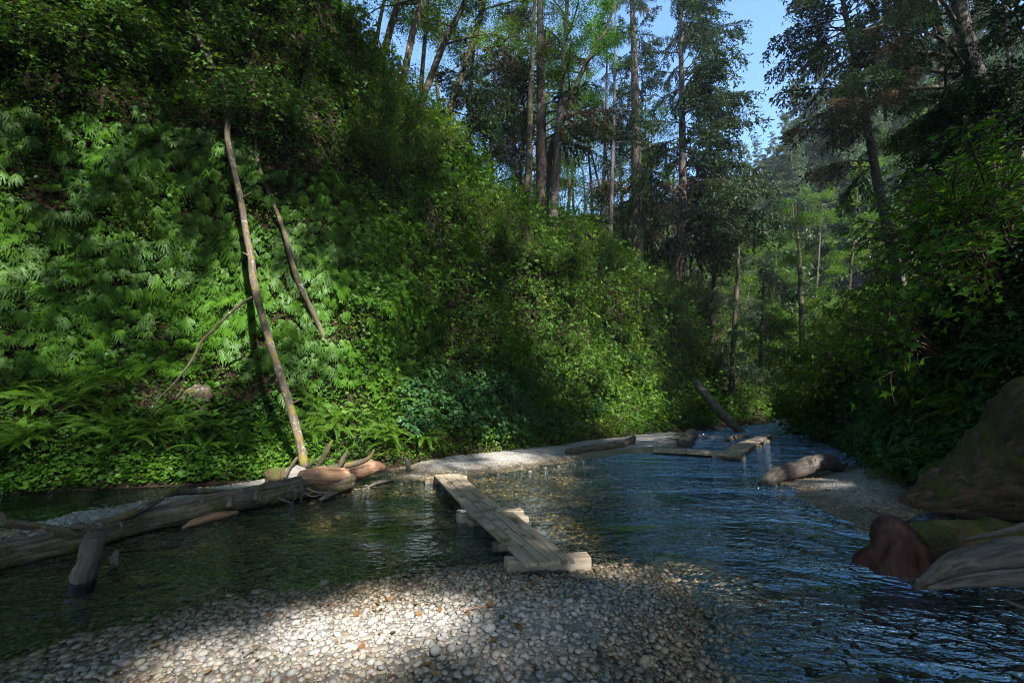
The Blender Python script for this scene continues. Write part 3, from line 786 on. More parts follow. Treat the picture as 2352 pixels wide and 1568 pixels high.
def broadleaf(label, px, Y, r0, height, nlimb, reach, nleaf, lsize, group=None, name='broadleaf_tree', dY=0.0, tmat='mossbark', cmat='alder', first=.35, sink=3.0, low=0, seed=0, clump=.5, snap=False):
    if snap:
        for dv_ in (14, 30, 50, 75, 105, 140):
            hs_ = hit(px[0][0], px[0][1] + dv_)
            if hs_ is not None and hs_[2] == 'left' and hs_[0][1] < 40: break
        if hs_ is not None and hs_[2] == 'left' and hs_[0][1] < 40:
            k_ = (hs_[0][1] + .7) / Y; Y *= k_; r0 *= k_; height *= k_
    pts = np.array([at(u, v, Y + dY * k) for k, (u, v) in enumerate(px)])
    d0 = norm(pts[0] - pts[1]); d1 = norm(norm(pts[-1] - pts[-2]) + [0, 0, .5])
    for _ in range(40):
        b_ = pts[0] + d0 * sink
        if sink > 16 or b_[2] < drop(b_[0], b_[1]) - .4: break
        sink += .5
    base = pts[0] + d0 * sink; ln = np.linalg.norm(pts[-1] - pts[0]); ext = max(height - ln, 1)
    allp = np.vstack([base, pts, pts[-1] + d1 * ext * .5 + rng.normal(0, .3, 3), pts[-1] + d1 * ext]) - base
    e = empty(name, label, 'tree', group, Matrix.Translation(base))
    q = np.concatenate([[0], np.cumsum(np.linalg.norm(np.diff(allp, axis=0), axis=1))]); tot = q[-1]
    rad = r0 * (1 - .9 * ((q - sink) / (tot - sink)).clip(0, 1)); rad[0] = r0 * 1.3
    C = catmull(np.column_stack([allp, rad]), .3)
    wood, fol = Geo(), Geo()
    V, F, t = tube(C[:, :3], np.maximum(C[:, 3], .01), 11, .10, 2.2, seed); wood.add(V, F, .5, t)
    tips = []
    for k in range(nlimb):
        s0_ = sink * (1 - low); s = s0_ + (tot - s0_) * (first + (1 - first) * (k + rng.random()) / nlimb)
        p = np.array([np.interp(s, q, allp[:, j]) for j in range(3)])
        a = k * 2.4 + rng.normal(0, .5); l = reach * rng.uniform(.55, 1.1) * (1 - .5 * (s / tot))
        d = np.array([math.cos(a), math.sin(a), rng.uniform(.05, .8)])
        t = np.linspace(0, 1, 8); lp = p + d * (t * l)[:, None] + np.array([0, 0, -.18 * l]) * (t ** 2)[:, None] + np.cumsum(rng.normal(0, .045 * l, (8, 3)), 0) * t[:, None]
        rr = np.interp(s, q, rad) * .42
        V, F, tt = tube(lp, np.linspace(rr, .012, 8), 6, caps=False); wood.add(V, F, .5, tt)
        tips.append(lp[3:])
        for j in range(5):
            i = rng.integers(2, 8); d2 = norm(d + rng.normal(0, .8, 3)); l2 = l * rng.uniform(.25, .5)
            lq = lp[i] + d2 * (np.linspace(0, 1, 6) * l2)[:, None] + np.cumsum(rng.normal(0, .03 * l, (6, 3)), 0)
            V, F, tt = tube(lq, np.linspace(rr * .3 + .005, .005, 6), 4, caps=False); wood.add(V, F, .5, tt)
            tips.append(lq[1:])
    P = np.vstack(tips); nc = max(20, nleaf // 26)
    cc = P[rng.integers(0, len(P), nc)] + rng.normal(0, clump * .5, (nc, 3))
    k = rng.integers(0, nc, nleaf); Q = cc[k] + rng.normal(0, clump * .42, (nleaf, 3)) * [1, 1, .6]
    tone = np.clip(.5 + .5 * vnoise(Q, .8, 5) + .18 * rng.normal(size=nleaf), 0, 1)
    leaves(fol, LEAF, Q, np.repeat(UPZ[None], nleaf, 0), rng.normal(size=(nleaf, 3)) + [0, 0, -.6], lsize, .7, .5, tone)
    finish_tree(e, wood, fol, None, M[tmat], M[cmat])
    return e

# ------------------------------------------------------------------ trees
G_AL = 'slender alders on the crest of the bank'
def tall_alder(label, px, Y, r, **k):
    return broadleaf(label, px, Y, r, 15, 13, 3.8, 12000, .10, G_AL, 'alder_tree', first=.12, **k)
tall_alder('thin dark alder trunk on the crest, beside the mossy yellow-green one', [(866, 90), (874, 40), (886, -10)], 18.5, .09)
tall_alder('alder on the crest with yellow-green moss and leafy sprouts on its trunk', [(882, 120), (898, 60), (914, 0)], 18, .16)
tall_alder('pale smooth alder on the crest, its bark sunlit grey and tan', [(930, 165), (946, 85), (966, 0)], 17.5, .15, tmat='alderbark')
tall_alder('thin upright dark alder on the crest between a pale one and a leaning one', [(968, 190), (976, 90), (983, 0)], 18.5, .10)
tall_alder('dark alder leaning strongly over the crest toward the sky gap', [(985, 190), (1020, 100), (1070, 0)], 18.5, .15)
tall_alder('dark bare-trunked alder standing against open sky', [(1075, 130), (1095, 70), (1112, 0)], 21, .16)

conifer('dark drooping hemlock behind the crest, its low boughs shaded', [(1075, 330), (1082, 200), (1090, 90)], 22, .14, 8.5, .2, 70, 3.2, bias=(210, .3))
conifer('tall spruce hung with brown dead sprays', [(1244, 470), (1243, 250), (1240, 0)], 25, .36, 24, 4, 110, 5.0, dead=.6, snap=True, bias=(190, .45))
broadleaf('straight mossy broadleaf trunk rising from the bank top', [(1211, 480), (1218, 250), (1226, 40)], 21.5, .21, 17, 15, 4.2, 12000, .105, snap=True, first=.35, cmat='alder')
broadleaf('curving moss-covered maple leaning toward the stream', [(1250, 450), (1262, 370), (1285, 290), (1312, 220), (1345, 150), (1392, 68)], 20.5, .24, 13, 15, 4.4, 16000, .12, snap=True, first=.28, name='maple_tree', cmat='maple')
broadleaf('pale grey broadleaf trunk behind the curving mossy maple', [(1282, 330), (1292, 180), (1302, 20)], 27, .24, 20, 14, 4.8, 12000, .115, first=.2, tmat='greybark')
conifer('stout spruce with stubby broken limbs and sunlit patches on its trunk', [(1465, 600), (1462, 440), (1459, 220), (1452, 0)], 27, .38, 28, 2.2, 140, 5.0, dead=.12, snap=True)
conifer('tall straight spruce with long layered boughs on one side, against the sky', [(1549, 668), (1561, 590), (1568, 450), (1567, 300), (1563, 0)], 30, .34, 32, 3.2, 185, 7.4, snap=True, bias=(8, .62), tmat='sprucebark', top_taper=.6)
conifer('very thin spruce trunk in the gap between the stout spruce and the maple', [(1383, 500), (1388, 380), (1392, 260)], 36, .17, 24, 6, 40, 2.8, group='thin spruces seen through the gap')
conifer('thin spruce pole with a sunlit trunk beside the stout spruce', [(1403, 525), (1406, 400), (1410, 280)], 34, .18, 24, 6, 36, 2.8, group='thin spruces seen through the gap', tmat='greybark')
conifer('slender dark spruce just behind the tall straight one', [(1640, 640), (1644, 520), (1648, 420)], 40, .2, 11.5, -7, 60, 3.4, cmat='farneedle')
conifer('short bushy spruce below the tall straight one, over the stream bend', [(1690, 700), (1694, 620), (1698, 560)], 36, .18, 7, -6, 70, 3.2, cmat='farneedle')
for i, (u, v, Y, hh, s) in enumerate([(1320, 540, 44, 16, .13), (1430, 560, 46, 14, .13), (1500, 590, 50, 13, .13), (1360, 520, 38, 13, .12), (1130, 420, 34, 14, .12), (1010, 260, 30, 11, .11), (1180, 470, 40, 17, .13), (1080, 350, 42, 17, .14), (1280, 520, 50, 20, .15), (1400, 560, 52, 20, .15), (1480, 590, 44, 17, .13), (1340, 540, 60, 24, .17), (1230, 500, 58, 25, .17), (1440, 580, 62, 22, .17), (1200, 480, 33, 15, .12), (1300, 520, 36, 18, .13), (1380, 560, 42, 20, .14), (1500, 600, 40, 15, .13)]):
    broadleaf(['sunlit yellow-green broadleaf tree beyond the bank top, in the gaps between trunks'][0], [(u, v), (u + rng.normal(0, 5), v - 90), (u + rng.normal(0, 10), v - 190)], Y, .16, hh, 14, 4.2 * max(1, Y / 46), 9500, s, group='broadleaf trees glimpsed through the trunks', first=.05, cmat='alder', clump=.7, low=.5)
for i, (u, v, Y, hh) in enumerate([(1545, 560, 70, 20), (1520, 590, 60, 14), (1600, 560, 75, 18), (1668, 560, 80, 20), (1700, 590, 75, 16), (1255, 470, 48, 22), (1480, 560, 55, 21)]):
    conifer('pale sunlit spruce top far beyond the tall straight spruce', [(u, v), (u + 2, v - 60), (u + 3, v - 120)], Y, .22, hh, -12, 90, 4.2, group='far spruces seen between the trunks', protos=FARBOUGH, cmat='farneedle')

# the shaded side
conifer('dark leaning spruce with drooping boughs and brown dead sprays', [(2036, 512), (2012, 400), (1986, 250), (1956, 100), (1936, 0)], 24, .25, 24, 3, 84, 5.2, dead=.2, bias=(185, .5), sink=6, tmat='greybark', top_taper=.5)
e14 = conifer('big grey spruce with long mossy bare limbs reaching over the canyon', [(2264, 330), (2242, 190), (2212, 60), (2188, -60)], 20, .44, 20, 8, 40, 5.0, bias=(170, .3), sink=7, tmat='greybark', top_taper=.4, dead=.1)
LIMBS = [[(2218, 162), (2182, 108), (2139, 79), (2085, 70)], [(2200, 68), (2178, 22), (2160, 0), (2130, -40)], [(2205, 172), (2117, 160), (2067, 166), (2012, 182)], [(2212, 200), (2131, 202), (2045, 216), (1992, 238)], [(2188, 132), (2095, 121), (2027, 146), (1985, 170)], [(2180, 29), (2088, 32), (2038, 54), (1980, 70)], [(2246, 262), (2180, 262), (2110, 290), (2060, 318)]]
inv = e14.matrix_world.translation
for li, L_ in enumerate(LIMBS):
    pts = np.array([at(u, v, 20 - k * .8) for k, (u, v) in enumerate(L_)]) - np.array(inv)
    C = catmull(np.column_stack([pts, [.11, .085, .06, .025]]), .15)
    V, F, t = tube(C[:, :3], C[:, 3], 8, .12, 5, li)
    lo = link('limb', mesh_from('limb', V, F, M['limb'], True, {'tuv': t}), e14)
    w_, n_, d_ = Geo(), Geo(), Geo()
    k = rng.integers(len(C) // 3, len(C), 16)
    ang = math.atan2(pts[-1][1] - pts[0][1], pts[-1][0] - pts[0][0])
    put_boughs(w_, n_, d_, C[k, :3], ang + rng.choice([-1, 1], 16) * rng.uniform(.3, 1.2, 16), rng.normal(-.25, .2, 16), rng.uniform(.28, .6, 16), BOUGH, .3 if li in (3, 6) else .08)
    link('needles', n_.mesh('needles', M['needle']), lo)
    if d_.n: link('dead_needles', d_.mesh('dead_needles', M['dead']), lo)
conifer('deep-shaded spruce leaning in at the top corner above the maple leaves', [(2440, 420), (2410, 200), (2385, 0)], 15, .3, 11, 2, 50, 4.2, sink=5, bias=(180, .4))
conifer('dense spruce between the leaning spruce and the mossy-limbed grey one', [(2168, 480), (2164, 300), (2158, 100)], 31, .26, 26, 2, 46, 4.0, sink=6, bias=(185, .4))
conifer('dense spruce at the frame edge behind the mossy-limbed grey one', [(2345, 420), (2330, 250), (2312, 60)], 27, .26, 24, 2, 64, 4.6, sink=6)
conifer('small spruce with a low bough of pale green needles over the maple thicket', [(2150, 420), (2160, 340), (2168, 270)], 17.5, .12, 6.5, .2, 40, 3.0, sink=4)

# forest on the far slope: a few models, copied
PROTO = []
for k in range(4):
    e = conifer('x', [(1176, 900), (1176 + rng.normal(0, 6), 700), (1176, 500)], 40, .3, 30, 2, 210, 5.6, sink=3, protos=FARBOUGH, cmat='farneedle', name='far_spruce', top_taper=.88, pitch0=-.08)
    PROTO.append(e)
def copy_tree(src, loc, scale, rz):
    c = src.copy(); COL.objects.link(c)
    c.matrix_world = Matrix.Translation(loc) @ Matrix.Rotation(rz, 4, 'Z') @ Matrix.Diagonal((scale, scale, scale, 1))
    for ch in src.children:
        d = ch.copy(); COL.objects.link(d); d.parent = c
        for gch in ch.children:
            x = gch.copy(); COL.objects.link(x); x.parent = d
    return c
FAR = [(1850, 330, 1.25), (1815, 360, 1.0), (1905, 320, 1.25), (1775, 430, .85), (1945, 360, 1.1), (1880, 420, 1.0), (1830, 450, .9), (1990, 330, 1.2), (2050, 330, 1.2), (2110, 330, 1.2), (2170, 330, 1.2), (2230, 330, 1.2), (2300, 300, 1.2), (2350, 330, 1.2), (1795, 520, .8), (1760, 530, .8), (1735, 560, .8), (1930, 470, .8), (1975, 430, .95), (2030, 420, 1.0), (2090, 430, 1.0), (1715, 590, .7), (1690, 600, .75), (1870, 520, .6), (2140, 420, .9), (2200, 400, .9), (2260, 420, .9), (2320, 430, .9), (1750, 610, .5)]
used = set()
for i, (u, v, s) in enumerate(FAR):
    h = hit(u, v + 60)
    p = h[0] if h and 46 < h[3] < 130 else None
    if p is None:
        p = at(u, v + 60, 62 + 12 * rng.random()); p[2] = min(drop(p[0], p[1]), p[2] + 3)
    zone = ('on the sunlit far slope below the sky gap' if u < 1960 else 'on the slope behind the mossy-limbed grey spruce')
    k = i % 4
    e = PROTO[k]
    if k not in used:
        used.add(k); e.matrix_world = Matrix.Translation(p) @ Matrix.Rotation(rng.uniform(0, 6), 4, 'Z') @ Matrix.Scale(s * 1.05, 4)
    else:
        e = copy_tree(e, p, s * 1.05, rng.uniform(0, 6))
    tag(e, 'tall hazy green spruce ' + zone, 'tree', 'spruces ' + zone)
for u, v0, v1 in ((1806, 500, 385), (1797, 490, 410), (1818, 495, 420)):
    h = hit(u, v0 + 20); Y = min(h[0][1], 75) - 3 if h else 62
    pts = np.array([at(u, v0 + 40, Y), at(u + 1, (v0 + v1) / 2, Y), at(u + 2 - (8 if u < 1800 else 0), v1, Y)])
    o = link('dead_snag', tube_mesh('dead_snag', pts, [.26, .2, .06], M['deadwood'], 8, .08, 2))
    tag(o, {1806: 'tallest bleached bare snag on the far slope', 1797: 'leaning bleached snag on the far slope', 1818: 'thinnest bleached snag on the far slope'}[u], 'dead tree', 'bleached snags on the far slope')
broadleaf('pale green alder with bare forking limbs at the canyon bend', [(1838, 640), (1836, 580), (1828, 530), (1822, 500)], 42, .2, 8, 12, 4.0, 13000, .15, first=.04, cmat='alder', low=.9)
broadleaf('rounded green alder uphill of the pale forking one', [(1960, 560), (1965, 500), (1970, 440)], 48, .11, 10, 14, 4.8, 13000, .17, first=.04, cmat='alder', low=.9)
broadleaf('dark green alder on the slope behind the leaning spruce', [(2100, 500), (2104, 440), (2110, 380)], 36, .1, 9, 14, 4.6, 13000, .14, first=.04, cmat='alder', low=.9)
broadleaf('broad alder filling the slope under the sunlit spruces', [(1880, 600), (1884, 540), (1890, 480)], 58, .12, 10, 14, 5.5, 13000, .20, first=.04, cmat='alder', low=.9)
conifer('small hemlock at the canyon bend under the pale forking alder', [(1752, 690), (1754, 640), (1756, 600)], 44, .14, 6, -6, 70, 3.4, cmat='farneedle')

for i, (u, v, Y, hh) in enumerate([(1655, 690, 44, 7), (1715, 720, 50, 8), (1775, 700, 56, 10), (1700, 660, 60, 12), (1640, 640, 56, 10), (1820, 700, 62, 12)]):
    broadleaf('leafy green alder filling the canyon bend under the spruces', [(u, v), (u + 3, v - 40), (u + 5, v - 70)], Y, .10, hh, 15, 4.6, 12000, .16, group='alders filling the canyon bend', first=.02, cmat='alder', low=.95, clump=.8)
# ------------------------------------------------------------------ ground stuff: small leaves over both banks
def cover(name, V, F, dens, shape, size, mat, zone, label, cat, up_w=.55, out_off=.12, drp=.5, tone_scale=.8, ref=11.0, jn=.5):
    """leaves over a bank: density falls and size grows with distance"""
    def keep(c):
        dist = np.linalg.norm(c - CAM, axis=1)
        w = np.clip(ref / dist, .12, 1.6) ** 1.7
        return in_view(c) * w * zone(c)
    P, nn = sample_surface(V, F, lambda tot: tot * dens, keep)
    n = len(P); dist = np.linalg.norm(P - CAM, axis=1)
    s = size * np.clip(dist / ref, .8, 3.2) ** .8
    up = nn * (1 - up_w) + UPZ * up_w
    Q = P + nn * (rng.random(n) ** 1.5 * out_off * 2 * np.clip(dist / ref, 1, 3))[:, None]
    tone = np.clip(.5 + .55 * vnoise(P, tone_scale, 21) + .2 * rng.normal(size=n), 0, 1)
    g = Geo()
    Rm = leaf_frames(n, up, nn * .5 - UPZ * drp, jn, .6) * (s * rng.uniform(.6, 1.3, n))[:, None, None]
    g.add(*replicate(shape[0], shape[1], Rm, Q, tone))
    o = link(name, g.mesh(name, mat))
    tag(o, label, cat, kind='stuff')
    print(name, n)
    return o
def pxzone(fn):
    def z(c):
        u, v, f = proj(c)
        return fn(u, v, c) * 1.0
    return z
talus = lambda u, v, c: (v > 985 - .12 * u.clip(0, 700)) & (u < 760)
patch = lambda c, s, t: np.clip((vnoise(c, s, 31) + t) * 3, .12, 1)
cover('wall_undergrowth', LV, LF, 620, LEAF, .062, M['shrub'], pxzone(lambda u, v, c: (c[:, 2] > .1) * np.maximum(patch(c, .55, .25), .5)), 'small green leaves covering the canyon hillside', 'undergrowth', jn=.6)
cover('wall_foliage', LV, LF, 150, TRI, .085, M['shrub'], pxzone(lambda u, v, c: (c[:, 2] > .15) * (u > 780)), 'three-part leaves over the shrubby half of the hillside', 'foliage', out_off=.25)
cover('creek_weeds', LV, LF, 560, HEART, .085, M['ivy'], pxzone(lambda u, v, c: (c[:, 2] > .05) * talus(u, v, c) * 1.0 + .25 * (c[:, 2] > .1) * (u < 900)), 'round bright green leaves carpeting the foot of the hillside', 'ground cover', up_w=.8, out_off=.08, drp=.2)
cover('shaded_undergrowth', RV, RF, 420, LEAF, .075, M['darkshrub'], pxzone(lambda u, v, c: (c[:, 2] > .1) * (c[:, 1] > 2) * patch(c, .5, .35)), 'small dark leaves covering the shaded bank', 'undergrowth', ref=9)
cover('far_foliage', RV, RF, 330, TRI, .085, M['alder'], pxzone(lambda u, v, c: (c[:, 1] > 24) * 2.0), 'soft green foliage filling the far slope', 'foliage', out_off=.45, ref=11)

# ------------------------------------------------------------------ plants one by one
def wall_matrix(p, n, roll=0.0, s=1.0, off=0.0):
    z = n; y = norm(UPZ - z * z[2]); x = np.cross(y, z)
    m = Matrix(((x[0], y[0], z[0], p[0] + n[0] * off), (x[1], y[1], z[1], p[1] + n[1] * off), (x[2], y[2], z[2], p[2] + n[2] * off), (0, 0, 0, 1)))
    return m @ Matrix.Rotation(roll, 4, 'Z') @ Matrix.Scale(s, 4)
def grow_matrix(p, d, s, rz):
    q = Vector(d).to_track_quat('Z', 'Y').to_matrix().to_4x4()
    return Matrix.Translation(p) @ q @ Matrix.Rotation(rz, 4, 'Z') @ Matrix.Scale(s, 4)
def inzone(spec):
    """random pixel in a list of (u0,v0,u1,v1,weight) boxes"""
    w = np.array([b[4] * (b[2] - b[0]) * (b[3] - b[1]) for b in spec], float)
    b = spec[rng.choice(len(spec), p=w / w.sum())]
    return rng.uniform(b[0], b[2]), rng.uniform(b[1], b[3])

FING_G = [finger_fern(k) for k in range(6)]
FING = [g.mesh('finger_fern', M['fern']) for g in FING_G]
def fzone(u, v, c):
    a = ((u < 1000) & (v < 860) & (v > 330 - .2 * (560 - u).clip(0, 600)) & (v > 330 + (u - 600) * .45)).astype(float) + .4 * ((u > 880) & (u < 1090) & (v > 330) & (v < 660))
    return a * (c[:, 2] > .8) * np.clip(vnoise(c, .6, 51) * 2 + 1.1, 0, 1)
Pf, Nf = sample_surface(LV, LF, 4200, lambda c: in_view(c, 120, 60) * fzone(proj(c)[0], proj(c)[1], c))
gf = Geo(); kf = rng.integers(0, 6, len(Pf))
for k in range(6):
    q = kf == k
    V_, F_, A_ = FING_G[k].arrays()
    Rm = frames(Nf[q], np.repeat(UPZ[None], q.sum(), 0) + rng.normal(0, .2, (q.sum(), 3))) * rng.uniform(.4, .7, q.sum())[:, None, None]
    gf.add(*replicate(V_, F_, Rm, Pf[q] + Nf[q] * .03, rng.random(q.sum()), A_))
tag(link('fern_foliage', gf.mesh('fern_foliage', M['fern'])), 'mat of small drooping five-finger ferns covering the wall', 'foliage', kind='stuff')
FZ = [(0, 380, 560, 800, 1.0), (560, 560, 1000, 880, 1.15), (880, 330, 1080, 640, .5), (0, 200, 560, 380, .35), (640, 860, 960, 960, .4)]
nf = 0
while nf < 290:
    u, v = inzone(FZ); h = hit(u, v)
    if not h or h[2] != 'left' or h[0][2] < .8: continue
    p, n = h[0], h[1]
    if vnoise(p[None], .45, 51)[0] < -.45: continue
    side = ('on the dim wall beside the leaning alder, toward the open frame edge' if u < 560 and v < 560 else 'hanging in the sunlit sheet behind the leaning alder' if u < 640 else 'on the wall between the two leaning trunks and the shrubs')
    o = link('finger_fern', FING[nf % 6], M=wall_matrix(p, n, rng.normal(0, .18), rng.uniform(.5, .8), .07))
    tag(o, 'five-finger fern clump ' + side, 'fern', 'five-finger ferns ' + side)
    nf += 1

LADY = [fern_frond(.95, 24, .15, .66, True, k).mesh('frond', M['ladyfern']) for k in range(3)]
SWORD = [fern_frond(.85, 34, .085, .75, False, k).mesh('frond', M['swordfern']) for k in range(3)]
DEADF = [fern_frond(.8, 26, .09, 1.0, False, k).mesh('frond', M['deadfern']) for k in range(1)]
def fern(name, label, group, fronds, M4, nfr, spread=(.75, 1.1), tilt=.35, extra=None):
    e = empty(name, label, 'fern', group, M4)
    for k in range(nfr):
        a = 2 * math.pi * (k + rng.uniform(-.3, .3)) / nfr
        m = Matrix.Rotation(a, 4, 'Z') @ Matrix.Rotation(rng.normal(-.05, tilt * .5), 4, 'Y') @ Matrix.Rotation(rng.normal(0, .25), 4, 'X') @ Matrix.Scale(rng.uniform(*spread), 4)
        link('frond', (extra if extra and k % 3 == 0 else fronds)[k % (1 if extra and k % 3 == 0 else 3)], e, m)
    return e
def place_ferns(name, n, spec, label, group, fronds, s, nfr, lean=.4, surf=None, minz=.1, push=0.0, **k):
    c = 0; tries = 0
    while c < n and tries < n * 40:
        tries += 1
        u, v = inzone(spec); h = hit(u, v)
        if not h or h[2] == 'bed' or h[0][2] < minz: continue
        d = norm(h[1] * lean + UPZ * (1 - lean))
        fern(name, label, group, fronds, grow_matrix(h[0] - h[1] * .03 + (h[1] + UPZ) * push, d, rng.uniform(*s), rng.uniform(0, 6)), nfr, **k); c += 1
place_ferns('lady_fern', 15, [(10, 900, 300, 1040, 1)], 'broad feathery lady fern in the shaded bed at the foot of the wall', 'lady ferns in the shaded bed', LADY, (.75, 1.15), 11, push=.12)
place_ferns('lady_fern', 10, [(300, 960, 620, 1060, 1)], 'dark feathery lady fern low beside the foot of the leaning alder', 'lady ferns beside the alder foot', LADY, (.55, .9), 10, push=.1)
place_ferns('lady_fern', 20, [(700, 890, 990, 1045, 1)], 'bright sunlit lady fern behind the broken root end of the log', 'sunlit lady ferns behind the log', LADY, (.7, 1.1), 11, push=.12)
place_ferns('lady_fern', 8, [(250, 820, 560, 930, 1)], 'small sunlit fern near the mossy mound on the slope', 'small ferns by the mossy mound', LADY, (.4, .65), 8)
place_ferns('lady_fern', 10, [(1380, 900, 1560, 985, 1)], 'sunlit fern on the bank above the fallen logs by the far footbridge', 'ferns above the far logs', LADY, (.9, 1.5), 8)
place_ferns('sword_fern', 3, [(520, 930, 600, 990, 1)], 'dark sword fern with narrow stiff fronds beside the leaning alder', 'sword ferns beside the leaning alder', SWORD, (.8, 1.0), 14)
place_ferns('sword_fern', 9, [(1060, 720, 1180, 850, 1), (950, 600, 1040, 700, .6)], 'sword fern among shrubs in the dim middle of the bank', 'sword ferns in the dim middle', SWORD, (.8, 1.3), 12)
place_ferns('sword_fern', 4, [(560, 300, 660, 360, 1), (150, 190, 220, 250, 1)], 'pale-backed sword fern hanging high on the wall', 'sword ferns high on the wall', SWORD, (.8, 1.1), 9)
place_ferns('sword_fern', 26, [(1950, 880, 2352, 1110, 1)], 'tall fern on the dark bank above the small gravel bar', 'ferns on the dark bank', LADY, (.8, 1.3), 10)
place_ferns('sword_fern', 22, [(1900, 700, 2352, 1000, 1)], 'dim sword fern hanging in the dark hollow under the maples', 'sword ferns in the dark hollow', SWORD, (.8, 1.3), 11)
h = hit(890, 1050)
fern('sword_fern', 'half-dead fern with orange-brown fronds at the sunlit bank edge', None, LADY, grow_matrix(h[0], UPZ, .75, 1), 10, extra=DEADF)

SH = {}
def shrub_kind(key, mat, nvar, *a, **k):
    SH[key] = []
    for i in range(nvar):
        f, w = shrub(*a, **k)
        SH[key].append((f.mesh('foliage', M[mat]), w.mesh('stem', M['twig'], True)))
shrub_kind('salmon', 'shrub', 5, 9, 1.15, .75, TRI, .105, 330, twiggy=2)
shrub_kind('dark', 'darkshrub', 4, 9, 1.05, .7, TRI, .12, 300, twiggy=2)
shrub_kind('maple', 'maple', 5, 8, 1.5, 1.1, MAPLE, .115, 210, sag=.5, jn=.35, twiggy=2)
shrub_kind('fine', 'shrub', 4, 12, 1.3, .8, LEAF, .08, 950, twiggy=1)
def place_shrubs(name, n, spec, kind, label, group, s, lean=.55, want=None, minz=.15, push=0.0):
    c = 0; tries = 0
    while c < n and tries < n * 40:
        tries += 1
        u, v = inzone(spec); h = hit(u, v)
        if not h or h[2] == 'bed' or h[0][2] < minz or (want and h[2] != want): continue
        p, nn = h[0], h[1]
        d = norm(nn * lean + UPZ * (1 - lean))
        e = empty(name, label, 'shrub', group, grow_matrix(p - nn * .1 + nn * push, d, rng.uniform(*s), rng.uniform(0, 6)))
        f, w = SH[kind][rng.integers(len(SH[kind]))]
        link('foliage', f, e); link('stem', w, e); c += 1
def ridge_v(u): return np.interp(u, RIDGE[:, 0], RIDGE[:, 1])
place_shrubs('bank_shrub', 60, [(1180, 560, 1500, 960, 1), (1480, 690, 1740, 960, 1.1)], 'salmon', 'leafy salmonberry shrub on the sun-flecked bank under the spruces', 'shrubs on the sun-flecked bank', (.75, 1.3), want='left')
place_shrubs('bank_shrub', 38, [(930, 850, 1300, 1020, 1), (1300, 960, 1420, 1020, .5)], 'dark', 'blue-green broad-leaved shrub at the shaded foot of the bank, above the gravel strip', 'shrubs at the shaded foot', (.6, 1.0), want='left')
place_shrubs('bank_shrub', 40, [(820, 180, 1000, 420, 1), (960, 330, 1160, 560, 1), (1120, 450, 1400, 620, .8)], 'fine', 'fine-leaved shrub along the sloping crest of the bank', 'shrubs along the crest', (.8, 1.3), want='left')
place_shrubs('bank_shrub', 34, [(0, 0, 850, 190, 1), (480, 150, 860, 330, 1)], 'salmon', 'shrub overhanging the top of the wall in deep shade', 'shrubs at the wall top', (.8, 1.3), want='left')
place_shrubs('bank_shrub', 14, [(0, 0, 200, 160, 1)], 'maple', 'big-leaved shrub catching light in the upper corner of the wall', 'big-leaved shrubs in the upper corner', (.7, 1.0), want='left')
place_shrubs('bank_shrub', 20, [(1500, 620, 1740, 720, 1)], 'fine', 'bright bush at the foot of the tall straight spruce', 'bushes at the spruce foot', (1.0, 1.6), want='left')
place_shrubs('bend_shrub', 95, [(1680, 640, 1900, 960, 1), (1700, 480, 2000, 700, 1.2)], 'fine', 'hazy green bush at the bend of the canyon', 'bushes at the canyon bend', (1.6, 2.8), push=.2)
place_shrubs('maple_shrub', 40, [(1990, 560, 2352, 720, .6), (2090, 400, 2352, 600, 1), (2230, 260, 2352, 420, 1), (1880, 640, 2000, 760, 1)], 'maple', 'bright green maple shrub along the top edge of the dark bank', 'maple shrubs on the dark bank', (.95, 1.5), lean=.55, want='right')
place_shrubs('maple_shrub', 30, [(1820, 740, 1960, 960, 1), (1900, 700, 2200, 850, .5)], 'maple', 'dark maple shrub overhanging the stream at the tip of the dark bank', 'maple shrubs overhanging the stream', (.9, 1.4), lean=.75, want='right')
place_shrubs('bank_shrub', 22, [(1900, 980, 2150, 1130, 1), (2000, 900, 2352, 1100, .4)], 'dark', 'low dark shrub at the foot of the dark bank', 'shrubs at the dark bank foot', (.5, .85), lean=.6, want='right', minz=.05)

# ------------------------------------------------------------------ trunks and logs
def wood(name, label, cat, pts, radii, mat, nseg=16, rough=.10, nscale=4, seed=1, group=None, **k):
    o = link(name, tube_mesh(name, np.array(pts), radii, M[mat], nseg, rough, nscale, seed, **k))
    return tag(o, label, cat, group)
def part(par, name, pts, radii, mat, nseg=10, rough=.12, nscale=8, seed=2, **k):
    return link(name, tube_mesh(name, np.array(pts), radii, M[mat], nseg, rough, nscale, seed, **k), par)

AT = [(703, 1090), (690, 1020), (665, 930), (640, 850), (615, 770), (594, 695), (582, 640), (577, 590), (566, 540), (553, 460), (538, 390), (522, 317), (526, 260), (518, 205), (498, 162), (464, 108), (439, 25), (425, -60)]
def offwall(u, v, gap):
    h = hit(u, v); d = ray(u, v)
    Y = h[0][1] - gap
    return at(u, v, Y)
Y0 = G(703, 1112)[1] + .15
pA = [at(703, 1092, Y0)] + [at(u, v, Y0 + (k + 1) * .22) for k, (u, v) in enumerate(AT[1:])]
for k in range(1, len(pA)):                                    # keep it just in front of the wall
    h = hit(*AT[k])
    if h is not None and h[0][1] - .5 < pA[k][1]: pA[k] = at(*AT[k], h[0][1] - .5)
alder = empty('leaning_alder', 'thin lichen-spotted alder trunk leaning up the fern wall from the log', 'tree', None, Matrix.Translation(pA[0]))
part(alder, 'trunk', np.array(pA) - pA[0], np.array([.085, .085, .084, .083, .08, .078, .088, .08, .078, .075, .07, .068, .065, .06, .058, .052, .04, .02]), 'alderbark', 14, .10, 7, 4)
